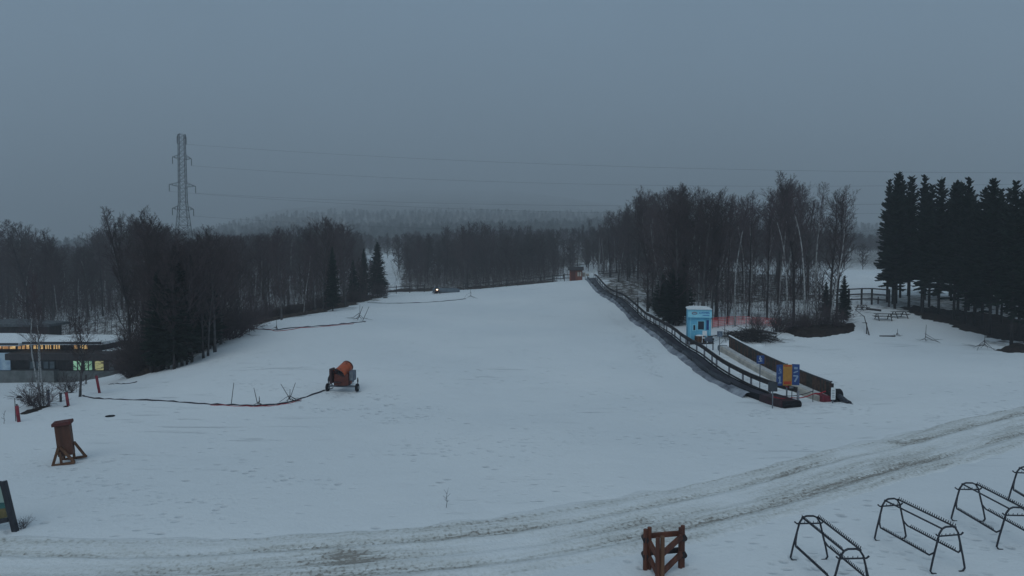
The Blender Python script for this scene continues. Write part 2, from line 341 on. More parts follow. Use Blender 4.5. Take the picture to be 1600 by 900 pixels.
# road sheet
def build_road():
    path = smooth_path(RC, .07); k = len(path); ws = np.linspace(-ROAD_W, ROAD_W, 64); m = len(ws)
    pa = np.array([(p.x, p.y) for p in path]); d = np.gradient(pa, axis=0); d /= np.linalg.norm(d, axis=1)[:, None]
    # smooth tangents
    ker = np.ones(41) / 41; d = np.stack([np.convolve(np.pad(d[:, i], 20, 'edge'), ker, 'valid') for i in (0, 1)], 1)
    r = np.stack([d[:, 1], -d[:, 0]], 1)
    X = pa[:, 0:1] + r[:, 0:1] * ws[None]; Y = pa[:, 1:2] + r[:, 1:2] * ws[None]
    S = np.r_[0, np.cumsum(np.linalg.norm(np.diff(pa, axis=0), axis=1))][:, None] * np.ones((1, m)); WW = np.ones((k, 1)) * ws[None]
    wob = vn(S * .15, S * 0, 2) * .35; a = WW + wob
    z = H(X, Y)
    rut = lambda c, w: np.exp(-((a - c) / w) ** 2)
    z += .035 + fbm(X * 1.6, Y * 1.6, 11, 3) * .03
    z -= .07 * rut(-.8, .22) + .07 * rut(.85, .24) + .04 * rut(.2, .15)
    z += .05 * rut(-.42, .15) + .045 * rut(1.25, .14)
    lug = lambda c, w, ph: rut(c, w) * (np.sin((S + np.abs(a - c) * 1.2) * 2 * PI / .30 + ph) > .25) * (vn(S * .2 + ph, a * .5, 6) + .55).clip(0, 1)
    tr = lug(-1.5, .17, 0) + lug(1.62, .17, 2) + .7 * lug(-.8, .2, 1) + .7 * lug(.85, .2, 4)
    z += .05 * tr + fbm(S * 4, WW * 6, 21, 3) * .016 * np.clip(1.2 - np.abs(a) / 2, 0, 1)
    edge = np.clip((np.abs(WW) - (ROAD_W - .45 + vn(S * .9, WW, 31) * .5)) / .35, 0, 1); z -= edge * .11
    me = bpy.data.meshes.new('track'); id_ = np.arange(k * m).reshape(k, m)
    f = np.stack([id_[:-1,:-1], id_[:-1,1:], id_[1:,1:], id_[1:,:-1]], -1).reshape(-1, 4)
    me.from_pydata(np.stack([X, Y, z], -1).reshape(-1, 3).tolist(), [], f.tolist())
    dirt = .95 * rut(-.8, .24) + 1.15 * rut(.85, .26) + .5 * rut(.2, .30) + .45 * rut(-1.45, .32) + .5 * rut(1.5, .34) + .28 * rut(0, 1.4)
    for (u_, v_, rx_, k_) in ((535,869,.7,1.1),(500,872,.6,.6),(1400,692,.5,1.3),(1190,775,.8,.7),(1010,822,.7,.7),(950,792,.5,.6),(660,852,.4,.5)):
        q_ = G(u_, v_); dirt = dirt + k_ * np.exp(-(((X - q_.x) / rx_) ** 2 + ((Y - q_.y) / (rx_*.6)) ** 2)) * np.clip(.7 + fbm(X*2.5, Y*2.5, 61, 3), 0, 2)
    dirt = dirt * np.clip(.8 + fbm(S * .25, a * 1.0, 41, 3) * 1.3, 0.1, 1.5) * (1 - edge)
    dirt *= .85; dirt += .28 * (tr > .3) * (1 - edge)
    for nm, arr in (('dirt', dirt), ('edge', edge)):
        q = me.attributes.new(nm, 'FLOAT', 'POINT'); q.data.foreach_set('value', arr.ravel().astype(np.float32))
    uv = me.attributes.new('along', 'FLOAT_VECTOR', 'POINT'); uv.data.foreach_set('vector', np.stack([S, WW, 0 * S], -1).ravel().astype(np.float32))
    me.polygons.foreach_set('use_smooth', [True] * len(me.polygons))
    mt = bpy.data.materials.new('slush_track'); mt.use_nodes = True; nt = mt.node_tree; b = nt.nodes['Principled BSDF']; L = nt.links.new
    b.inputs['Roughness'].default_value = .6; b.inputs['Specular IOR Level'].default_value = .3
    a1 = nt.nodes.new('ShaderNodeAttribute'); a1.attribute_name = 'dirt'; a2 = nt.nodes.new('ShaderNodeAttribute'); a2.attribute_name = 'along'
    mp = nt.nodes.new('ShaderNodeMapping'); mp.inputs['Scale'].default_value = (.45, 4.5, 1); L(a2.outputs['Vector'], mp.inputs[0])
    n1 = nt.nodes.new('ShaderNodeTexNoise'); n1.inputs['Scale'].default_value = 1.4; n1.inputs['Detail'].default_value = 9; n1.inputs['Roughness'].default_value = .75; L(mp.outputs[0], n1.inputs['Vector'])
    n2 = nt.nodes.new('ShaderNodeTexNoise'); n2.inputs['Scale'].default_value = 9; n2.inputs['Detail'].default_value = 4; L(a2.outputs['Vector'], n2.inputs['Vector'])
    r1 = nt.nodes.new('ShaderNodeValToRGB'); r1.color_ramp.elements[0].position = .36; r1.color_ramp.elements[1].position = .66; L(n1.outputs['Fac'], r1.inputs[0])
    r2 = nt.nodes.new('ShaderNodeValToRGB'); r2.color_ramp.elements[0].position = .5; r2.color_ramp.elements[1].position = .66; L(n2.outputs['Fac'], r2.inputs[0])
    ad = nt.nodes.new('ShaderNodeMath'); ad.operation = 'ADD'; L(r1.outputs[0], ad.inputs[0]); hv = nt.nodes.new('ShaderNodeMath'); hv.operation = 'MULTIPLY'; hv.inputs[1].default_value = .75; L(r2.outputs[0], hv.inputs[0]); L(hv.outputs[0], ad.inputs[1])
    mu = nt.nodes.new('ShaderNodeMath'); mu.operation = 'MULTIPLY'; mu.use_clamp = True; L(ad.outputs[0], mu.inputs[0]); L(a1.outputs['Fac'], mu.inputs[1])
    mx = nt.nodes.new('ShaderNodeValToRGB'); e = mx.color_ramp.elements; e[0].color = (.76,.775,.79,1); e[0].position = 0; e[1].color = (.27,.25,.225,1); e[1].position = 1
    e2 = mx.color_ramp.elements.new(.35); e2.color = (.60,.605,.59,1); L(mu.outputs[0], mx.inputs[0]); L(mx.outputs[0], b.inputs['Base Color'])
    bp = nt.nodes.new('ShaderNodeBump'); bp.inputs['Strength'].default_value = .7; bp.inputs['Distance'].default_value = .05; L(n2.outputs['Fac'], bp.inputs['Height']); L(bp.outputs[0], b.inputs['Normal'])
    me.materials.append(mt); o = bpy.data.objects.new('snow_track', me); COL.objects.link(o)
    tag(o, 'rutted slushy vehicle track with brown streaks crossing the foreground', 'track', kind='structure')
build_road()
# ------------------------------------------------------------------ draped stuff patches
def drape(name, poly, res, material, label, cat, lift=.03, lump=.25, rag=1.0, seed=0):
    pa = np.array([p[:2] for p in poly]); x0, y0 = pa.min(0) - 1; x1, y1 = pa.max(0) + 1
    xs = np.arange(x0, x1, res); ys = np.arange(y0, y1, res); X, Y = np.meshgrid(xs, ys)
    wx = X + fbm(X * .9, Y * .9, seed, 3) * rag; wy = Y + fbm(X * .9, Y * .9, seed + 7, 3) * rag
    ins = poly_in(wx, wy, poly); Z = H(X, Y) + lift + lump * np.clip(fbm(X * 1.1, Y * 1.1, seed + 3, 4) + .35, 0, 2)
    # the rim comes down into the snow
    er = ins.copy()
    for _ in range(2):
        e = er.copy(); e[1:] &= er[:-1]; e[:-1] &= er[1:]; e[:, 1:] &= er[:, :-1]; e[:, :-1] &= er[:, 1:]; er = e
    Z = np.where(er, Z, H(X, Y) - .02)
    id_ = -np.ones(X.shape, int); cells = ins[:-1,:-1] & ins[1:,:-1] & ins[:-1,1:] & ins[1:,1:]
    vs = []; fs = []
    for i, j in zip(*np.where(cells)):
        q = []
        for a, b in ((i,j),(i,j+1),(i+1,j+1),(i+1,j)):
            if id_[a,b] < 0: id_[a,b] = len(vs); vs.append((X[a,b], Y[a,b], Z[a,b]))
            q.append(int(id_[a,b]))
        fs.append(tuple(q))
    mb = MB(); mb.v = vs; mb.f = fs; mb.m = [0]*len(fs); o = mb.obj(name, material, smooth=True)
    return tag(o, label, cat, kind='stuff')
# ------------------------------------------------------------------ trees
def rdir(rng, base, spread):
    v = Vector((rng.gauss(0,1), rng.gauss(0,1), rng.gauss(0,1))); v = (base + v.normalized() * spread); return v.normalized()
def bare_mesh(seed, Ht=12, r0=.11, crown0=.35, width=.30, up=.75, n1=30, n2=7, n3=5, n4=2, lean=0.0, tw=.0125, crook=.035, rounded=False):
    rng = random.Random(seed); tr = MB(); cr = MB()
    pts = []; rad = []; x = y = 0; dx = lean; dy = 0
    K = 9
    for i in range(K + 1):
        t = i / K; pts.append(Vector((x, y, Ht * t))); rad.append(r0 * (1 - t) ** .8 + .012)
        dx += rng.gauss(0, crook); dy += rng.gauss(0, crook); x += dx * Ht / K; y += dy * Ht / K
    pts[0] -= Vector((0, 0, .3)); rad[0] *= 1.25
    cut = 7
    tr.tube(pts[:cut+1], rad[:cut+1], 7)
    cr.tube(pts[cut:], rad[cut:], 4)
    def at(t):
        f = t * K; i = min(int(f), K - 1); return pts[i].lerp(pts[i+1], f - i), rad[i] + (rad[i+1] - rad[i]) * (f - i)
    def branch(p, d, L, r, lev):
        k = 4 if lev == 1 else (3 if lev == 2 else 2)
        ps = [p]; q = p.copy(); dd = d.copy()
        for i in range(k):
            dd = (dd + Vector((0, 0, .16 if lev < 3 else .08)) + Vector((rng.gauss(0,1), rng.gauss(0,1), rng.gauss(0,1))) * .11).normalized(); q = q + dd * L / k; ps.append(q.copy())
        cr.tube(ps, [max(tw * .5, r * (1 - .75 * i / k)) for i in range(k + 1)], 4 if lev == 1 else 3, cap=False)
        if lev >= 4: return
        nn = {1: n2, 2: n3, 3: n4}[lev]
        for j in range(nn):
            f = .22 + .78 * (j + rng.random()) / nn; i = min(int(f * k), k - 1); b = ps[i].lerp(ps[i+1], f * k - i)
            dax = (ps[i+1] - ps[i]).normalized(); nd = rdir(rng, dax, .85); 
            if nd.z < -.1: nd.z = abs(nd.z) * .5; nd.normalize()
            branch(b, nd, L * rng.uniform(.35, .6) * (1.15 - .5 * f), max(tw * .75, r * .42), lev + 1)
    for i in range(n1):
        t = crown0 + (1 - crown0) * ((i + rng.random() * .8) / n1) ** .9 * .97; p, r = at(t)
        az = i * 2.4 + rng.uniform(-.5, .5)
        s = (t - crown0) / (1 - crown0)
        prof = math.sin(PI * min(1, .18 + s * .95)) ** .7 if rounded else (1 - s) ** .55 * min(1, .45 + s * 2)
        L = Ht * width * prof * rng.uniform(.75, 1.15) + .5
        el = up * rng.uniform(.75, 1.2); d = Vector((math.cos(az) * math.cos(el), math.sin(az) * math.cos(el), math.sin(el)))
        branch(p, d, L, min(r * .55, .05), 1)
    return tr, cr
def spruce_mesh(seed, Ht=14, base=.1, R0=.17, dens=1.0, droop=.35, rag=.25, thin=0.0):
    rng = random.Random(seed); tr = MB(); cr = MB()
    tr.tube([(0,0,-.3), (0,0,Ht*.3), (0,0,Ht*.6), (0,0,Ht*.97)], [Ht*.0092, Ht*.0078, Ht*.005, .02], 7)
    z = Ht * base
    # a few dead twigs on the bare trunk
    for i in range(int(16 * base * 3)):
        zz = rng.uniform(Ht*.06, max(Ht*base, Ht*.08)); a = rng.uniform(0, 6.28); L = rng.uniform(.4, 1.1)
        tr.tube([(0,0,zz), (math.cos(a)*L, math.sin(a)*L, zz - .1)], [.02, .006], 3)
    while z < Ht * .985:
        t = (z / Ht - base) / (1 - base); Rr = Ht * R0 * ((1 - t) ** (.62 if thin else .85)) * min(1, .55 + t * 3) + .12
        nb = max(5, int((8 + 3 * (1 - t)) * dens))
        off = rng.uniform(0, 6.28); Rr *= rng.uniform(.86, 1.1)
        for k in range(nb):
            if t < thin and rng.random() > .25 + .6 * t / thin: continue
            a = off + k * 2 * PI / nb + rng.uniform(-.3, .3); L = Rr * rng.uniform(1 - rag, 1 + rag * .7)
            ca, sa = math.cos(a), math.sin(a)
            el0 = .55 * t + .05 + rng.uniform(-.12, .25)
            zs = z + rng.uniform(-.28, .28); q = [Vector((0,0,zs))]; steps = 4
            for s_ in range(1, steps + 1):
                f = s_ / steps; q.append(Vector((ca*L*f, sa*L*f, zs + L*(el0*f - droop*(1-t*.7)*f*f + .12*f**4))))
            side = Vector((-sa, ca, 0))
            for s_ in range(steps):
                p0, p1 = q[s_], q[s_+1]; ns = 3
                for j in range(ns):
                    f = (s_ + (j + rng.random()) / ns) / steps
                    b = p0.lerp(p1, (j + .5) / ns); w = L * .34 * (1 - f * .72) * rng.uniform(.7, 1.25) + .05
                    for sg in (-1, 1):
                        tip = b + side * sg * w + (p1 - p0).normalized() * w * .55 + Vector((0, 0, -w * rng.uniform(.15, .55)))
                        wd = (p1 - p0).normalized() * (.07 + .05 * L * .3)
                        cr.add([b - wd, b + wd, tip + wd * .25 + Vector((0,0,.02)), tip - wd * .3, b + Vector((0,0,-.12 - .05*L)) ], [(0,1,2,3),(0,4,3)])
            e = q[-1]; dd = (q[-1] - q[-2]).normalized()
            cr.add([q[-2] + side*.07, q[-2] - side*.07, e + dd*.15], [(0,1,2)])
        z += Ht * .021 * rng.uniform(.8, 1.2) / dens + .02
    cr.tube([(0,0,Ht*.95), (0,0,Ht)], [.05, .01], 4)
    return tr, cr
PROTO = {}
def proto(key, tr, cr, mt, mc, Ht):
    PROTO[key] = dict(tm=tr.mesh('trunk', mt, True), cm=cr.mesh('crown', mc), H=Ht, used=False)
for i, kw in enumerate([dict(width=.25, up=.95, rounded=True, crown0=.22, n1=34), dict(width=.22, up=1.1, crown0=.25, n1=32), dict(width=.30, up=.9, rounded=True, crown0=.20, r0=.14, n1=36),
                        dict(width=.16, up=1.1, crown0=.36, n1=24, r0=.08), dict(width=.24, up=1.0, crown0=.24, lean=.05), dict(width=.21, up=1.15, crown0=.12, n1=40, r0=.10)]):
    tr, cr = bare_mesh(10 + i, **kw); proto('dark%d' % i, tr, cr, M_bark if i % 2 else M_grey, M_twig if i % 3 else M_twig2, 12)
for i, kw in enumerate([dict(width=.15, up=1.0, crown0=.40, n1=22, r0=.07, lean=.03, crook=.05), dict(width=.15, up=.95, crown0=.5, n1=18, r0=.068, lean=-.08, crook=.05), dict(width=.13, up=1.05, crown0=.42, n1=20, r0=.065, lean=.11)]):
    tr, cr = bare_mesh(40 + i, tw=.009, **kw); proto('birch%d' % i, tr, cr, M_birch, M_twig2, 12)
for i, kw in enumerate([dict(), dict(R0=.19, droop=.45), dict(R0=.15, rag=.35), dict(base=.17, R0=.100, dens=.9, rag=.45, thin=.25), dict(base=.13, R0=.112, dens=.9, rag=.45, thin=.22), dict(base=.22, R0=.094, dens=.9, rag=.4, thin=.22)]):
    tr, cr = spruce_mesh(70 + i, **kw); proto('spruce%d' % i, tr, cr, M_bark, M_needle2 if i == 1 else M_needle, 14)
def plant(key, x, y, h, label, group=None, rot=None, z=None, name=None, cat='tree', widen=1.0):
    d = PROTO[key]; nm = name or {'d': 'bare_tree', 'b': 'birch_tree', 's': 'spruce_tree'}[key[0]]
    s = h / d['H']; o = thing(nm, label, cat, (x, y, (h1(x, y) if z is None else z) - .02), RT.uniform(0, 6.28) if rot is None else rot, group); o.scale = (s * widen, s * widen, s)
    for pn, pm in (('trunk', d['tm']), ('crown', d['cm'])):
        c = bpy.data.objects.new(pn, pm); COL.objects.link(c); c.parent = o
    return o
RT = random.Random(5)
def interp(pts, u):
    if u <= pts[0][0]: return pts[0][1]
    for (a, b), (c, d) in zip(pts, pts[1:]):
        if u <= c: return b + (d - b) * (u - a) / (c - a)
    return pts[-1][1]
def proj(x, y, z):
    dx, dy, dz = x, y, z - CAM_Z
    yc = dy * cp - dz * sp; zc = dy * sp + dz * cp
    return 800 + 1000 * dx / yc, 450 - 1000 * zc / yc
def ztop(x, y, v):
    # height at (x,y) that reaches image row v
    b = (450 - v) / 1000.0; return CAM_Z + (-sp + b * cp) / (cp + b * sp) * y
TREES = []
def scatter(poly, n, mind, seed, infr=True):
    rng = random.Random(seed); pa = np.array([p[:2] for p in poly]); x0, y0 = pa.min(0); x1, y1 = pa.max(0); out = []; tries = 0
    while len(out) < n and tries < 40000:
        tries += 1; x = rng.uniform(x0, x1); y = rng.uniform(y0, y1)
        if not poly_in(np.array([x]), np.array([y]), poly)[0]: continue
        u, v = proj(x, y, h1(x, y))
        if infr and not (-60 < u < 1660): continue
        m = mind * (1 + (y - 50) / 120)
        if any((a - x)**2 + (b - y)**2 < m * m for a, b in out): continue
        out.append((x, y))
    return out
SKY_L = [(-60,345),(0,350),(40,345),(75,372),(110,392),(150,368),(180,342),(215,335),(255,345),(285,378),(330,362),(380,364),(420,362),(450,350),(480,352),(505,342),(540,350),(560,385),(600,410),(640,430)]
SKY_M = [(560,420),(600,402),(640,375),(690,356),(760,345),(830,350),(870,372),(905,352),(940,335),(980,330)]
SKY_R = [(905,352),(950,328),(980,310),(1020,296),(1060,291),(1100,299),(1140,312),(1170,306),(1200,298),(1240,278),(1280,288),(1310,305),(1335,345),(1350,380)]
ZONES_L = [(60,'behind the lodge roof at the left'),(150,'above the snowy lodge roof'),(270,'between the lodge and the dark spruces'),(370,'beside the dark spruces left of the slope'),(450,'along the left slope edge before the leaning birches'),(530,'among the trees halfway up the left slope edge'),(700,'near the lone spruces at the top left of the slope')]
ZONES_M = [(680,'beyond the crest fence at its left end'),(780,'beyond the middle of the crest fence'),(880,'beyond the crest fence near the small hut'),(1100,'behind the small hut at the lift top')]
ZONES_R = [(1000,'by the top of the covered lift'),(1060,'right of the upper lift railing'),(1120,'behind the blue booth'),(1200,'between the blue booth and the dark bank'),(1270,'above the left end of the dark bank'),(1400,'above the right end of the dark bank')]
LOOKS = {'dark0': 'round-crowned leafless tree with grey trunk', 'dark1': 'upright leafless tree with dark trunk', 'dark2': 'broad leafless tree with thick trunk', 'dark3': 'slim high-crowned leafless tree', 'dark4': 'slightly leaning leafless tree', 'dark5': 'narrow bushy leafless tree',
         'birch0': 'pale birch with a straight trunk', 'birch1': 'pale birch with a crooked trunk', 'birch2': 'pale birch leaning aside'}
def zone(z, u): 
    for a, s in z:
        if u < a: return s
    return z[-1][1]
LIFT_XY = [tuple(G(u, v, 150))[:2] for u, v in ((1226,634),(1180,620),(1140,601),(1100,575),(1060,546),(1020,515),(985,488),(965,473),(950,463))] + [P(932,448,104)[:2], P(922,439,113)[:2]]
def near_lift(x, y, w=4.2):
    for (a, b), (c, d) in zip(LIFT_XY, LIFT_XY[1:]):
        L2 = (c-a)**2 + (d-b)**2; t = max(0, min(1, ((x-a)*(c-a) + (y-b)*(d-b)) / L2))
        if (x - a - t*(c-a))**2 + (y - b - t*(d-b))**2 < w*w: return True
    return False
def gap_mid(x, y, rg):
    c = x / y + rg.gauss(0, .012)
    if y < 116: return False
    return (-.245 < c < -.172) or (.075 < c < .12 and rg.random() < .75)
def wood(pts, sky, zones, keys, jitter, rng, minh=6, depth0=0):
    for x, y in pts:
        z = h1(x, y); u, v = proj(x, y, z); k = rng.choice(keys)
        if u < 218 and y < 84: continue
        if near_lift(x, y) or gap_mid(x, y, rng): continue
        vt = interp(sky, u) + abs(rng.gauss(0, jitter)); h = ztop(x, y, vt) - z; h = max(minh, min(h, 19)) 
        lab = LOOKS[k] + ' ' + zone(zones, u); lab = ' '.join(lab.split()[:16])
        plant(k, x, y, h, lab, 'leafless trees ' + zone(zones, u), widen=rng.uniform(1.0, 1.35))
rng = random.Random(3)
KD = ['dark0','dark1','dark2','dark3','dark4','dark5']
wood(scatter(WOOD_L, 140, 1.8, 11), SKY_L, ZONES_L, KD * 2 + ['birch0','birch1','birch2'], 16, rng)
wood(scatter(WOOD_M, 58, 2.0, 12), SKY_M, ZONES_M, KD * 3 + ['birch0'], 14, rng)
wood(scatter(WOOD_R, 84, 1.9, 13), SKY_R, ZONES_R, KD + ['birch0','birch1','birch2'], 16, rng)
# thickets of saplings between the trunks: nobody could count them
def understory(name, poly, n, label, seed, hr=(1.5, 5.5), m=None):
    rg = random.Random(seed); PV = []
    for q in range(8):
        mb = MB(); rr = random.Random(500 + q); p = Vector((0,0,-.02)); d = Vector((rr.gauss(0,.06), rr.gauss(0,.06), 1)); ps = [p]
        for k in range(3): d = (d + Vector((rr.gauss(0,.06), rr.gauss(0,.06), 0))).normalized(); ps.append(ps[-1] + d/3)
        mb.tube(ps, [.0050,.0042,.003,.0015], 3, cap=False)
        for k in range(16):
            f = .15 + .8*k/16; i = min(int(f*3), 2); b = ps[i].lerp(ps[i+1], f*3-i); a = k*2.4; L = .22*(1.1-f*.6)*rr.uniform(.6,1.2); e = b + Vector((math.cos(a)*L*.6, math.sin(a)*L*.6, L*.85)); mb.tube([b, e], [.0028,.0015], 3, cap=False)
            for c in range(2): g = b.lerp(e, rr.uniform(.3,.9)); mb.tube([g, g + rdir(rr, Vector((0,0,.6)), .8)*L*.4], [.002,.0014], 3, cap=False)
        PV.append((np.array(mb.v), mb.f))
    pa = np.array([p[:2] for p in poly]); x0, y0 = pa.min(0); x1, y1 = pa.max(0); xs = []; ys = []
    while len(xs) < n:
        x = rg.uniform(x0, x1); y = y0 + (y1-y0)*rg.random()**1.3
        if poly_in(np.array([x]), np.array([y]), poly)[0]:
            u = proj(x, y, 0)[0]
            if u < 218 and y < 84 or near_lift(x, y) or gap_mid(x, y, rg): continue
            if -80 < u < 1680: xs.append(x); ys.append(y)
    zs = H(np.array(xs), np.array(ys)); AV = []; AF = []; off = 0
    for X, Y, Z in zip(xs, ys, zs):
        pv, pf = PV[rg.randrange(8)]; h = rg.uniform(*hr); a = rg.uniform(0, 6.28); ca, sa = math.cos(a), math.sin(a)
        AV.append(np.stack([(pv[:,0]*ca - pv[:,1]*sa)*h*1.2 + X, (pv[:,0]*sa + pv[:,1]*ca)*h*1.2 + Y, pv[:,2]*h + Z], 1)); AF.extend([tuple(i + off for i in f) for f in pf]); off += len(pv)
    me = bpy.data.meshes.new(name); me.from_pydata(np.concatenate(AV).tolist(), [], AF); me.materials.append(m or M_twig)
    o = bpy.data.objects.new(name, me); COL.objects.link(o); tag(o, label, 'undergrowth', kind='stuff')
for x, y in scatter([(-150,84),(-88,84),(-96,130),(-150,150)], 26, 3.0, 44, infr=False):
    k = rng.choice(KD); plant(k, x, y, rng.uniform(9, 13), LOOKS[k] + ' beyond the left edge of the lodge', 'leafless trees beyond the lodge', widen=1.2)
understory('sapling_thicket', WOOD_L, 2200, 'dense leafless saplings filling the left wood', 1, (2, 7))
understory('sapling_thicket', WOOD_M, 1100, 'leafless saplings filling the wood beyond the crest fence', 2, (2, 6))
understory('sapling_thicket', WOOD_R, 900, 'leafless saplings among the trunks behind the blue booth', 3, (1.5, 6))
# single trees that can be told apart
def at_px(key, u, v, vtop, label, group=None, **kw):
    p = G(u, v); h = ztop(p.x, p.y, vtop) - p.z; return plant(key, p.x, p.y, h, label, group, **kw)
for key, u, v, vt, lab in [
    ('birch2', 395, 505, 385, 'pale leaning birch trunk at the front of the left wood'),
    ('birch2', 408, 503, 380, 'second pale leaning birch just right of the first at the left wood'),
    ('birch1', 474, 492, 372, 'crooked pale birch at the slope edge below the round-crowned trees'),
    ('dark2', 505, 487, 340, 'tallest round-crowned leafless tree of the left wood edge'),
    ('dark5', 205, 588, 335, 'tall dense leafless tree nearest the lodge with upright branches'),
    ('dark1', 222, 583, 338, 'upright leafless tree right beside the dense one near the lodge'),
    ('dark0', 440, 500, 352, 'round leafless tree at the left slope edge past the leaning birches'),
    ('dark0', 540, 480, 350, 'round leafless tree near the upper left end of the slope edge'),
    ('birch2', 1090, 495, 330, 'pale birch leaning over behind the blue booth'),
    ('birch1', 1148, 510, 318, 'thin pale birch right of the blue booth leaning left'),
    ('birch0', 1160, 500, 312, 'straight pale birch in front of the pink mesh fence'),
    ('birch0', 1228, 508, 300, 'pale birch at the left tip of the dark bank'),
    ('birch0', 1256, 512, 285, 'tall pale birch standing on the dark bank'),
    ('birch1', 1296, 513, 300, 'pale crooked birch right of centre on the dark bank'),
    ('dark5', 1240, 505, 274, 'tallest leafless tree above the dark bank'),
    ('dark1', 1306, 510, 312, 'bushy leafless tree at the right tip of the dark bank'),
    ('dark3', 1136, 506, 320, 'dark slim trunk left of the brush pile by the booth')]:
    at_px(key, u, v, vt, lab)
for key, u, v, vt, lab, w in [
    ('spruce1', 276, 574, 380, 'dark spruce at the lower left slope edge beside the lodge', .95),
    ('spruce0', 300, 562, 395, 'dark spruce right of the tallest one at the lower left edge', .9),
    ('spruce2', 328, 545, 420, 'small dark spruce at the bend of the left slope edge', 1.2),
    ('spruce0', 250, 580, 420, 'dark bushy spruce left of the spruce group by the lodge', 1.1),
    ('spruce2', 520, 486, 385, 'thin spruce among the round trees of the left edge', .9),
    ('spruce2', 569, 466, 388, 'slim spruce left of the lone spruce at the slope top', 1.0),
    ('spruce1', 590, 463, 377, 'lone spruce at the top left corner of the snow slope', 1.15),
    ('spruce0', 552, 470, 405, 'short spruce left of the two slope-top spruces', 1.0),
    ('spruce1', 1052, 508, 418, 'dark spruce beside the lift railing left of the booth', 1.7),
    ('spruce0', 1034, 494, 425, 'dark spruce uphill of the one beside the booth', 1.7),
    ('spruce0', 1068, 500, 395, 'dark spruce directly behind the blue booth', 1.1),
    ('spruce2', 1290, 500, 440, 'young spruce on the dark bank among birches', 1.2),
    ('spruce2', 1318, 505, 430, 'young spruce at the right end of the dark bank', 1.2)]:
    at_px(key, u, v, vt, lab, widen=w)
for i, (u, v, vt) in enumerate([(236,582,352),(248,580,348),(262,577,372),(284,572,372),(300,566,368),(318,560,372),(336,550,366),(352,528,362),(292,570,398),(272,577,392),(345,538,385),(325,556,392)]):
    at_px(['dark5','dark1','dark2','dark0'][i % 4], u, v, vt, 'leafless tree crowding round the dark spruces at the lower left slope edge', 'leafless trees crowding round the lower left spruces', widen=1.0)
for i, (u, v, vt) in enumerate([(1046,505,330),(1058,509,312),(1075,505,300),(1030,495,325),(1012,487,312),(1096,505,303),(1118,500,306)]):
    at_px(['dark5','dark2','dark1','dark0'][i % 4], u, v, vt, 'leafless tree crowding round the spruces between the railing and the booth', 'leafless trees by the spruces left of the booth', widen=1.2)
# plantation of tall spruces at the right: two front rows and filling rows behind
SKY_C = [(1370,280),(1395,268),(1420,276),(1440,276),(1465,276),(1505,280),(1540,284),(1575,287),(1610,284),(1700,280)]
front = [(1386,472,282),(1400,474,266),(1420,480,274),(1440,488,276),(1466,494,275),(1490,500,282),(1508,508,280),(1534,515,290),(1546,524,278),(1580,540,286),(1604,536,282),(1640,545,284)]
ords = ['first','second','third','fourth','fifth','sixth','seventh','eighth','ninth','tenth','eleventh','twelfth']
for i, (u, v, vt) in enumerate(front):
    at_px('spruce%d' % (3 + i % 3), u, v, vt, 'tall dark spruce, %s from the left in the front row at right' % ords[i], 'tall spruces of the front row at the right', widen=1.05)
rc = random.Random(9)
for x, y in scatter(WOOD_C, 46, 2.0, 14):
    z = h1(x, y); u, v = proj(x, y, z)
    if u < 1392: continue
    plant('spruce%d' % rc.choice([3,4,5,5]), x, y, min(19, ztop(x, y, interp(SKY_C, u) + rc.uniform(0, 40)) - z), 'tall dark spruce filling the plantation behind its front row', 'spruces behind the front row at the right', widen=1.05)
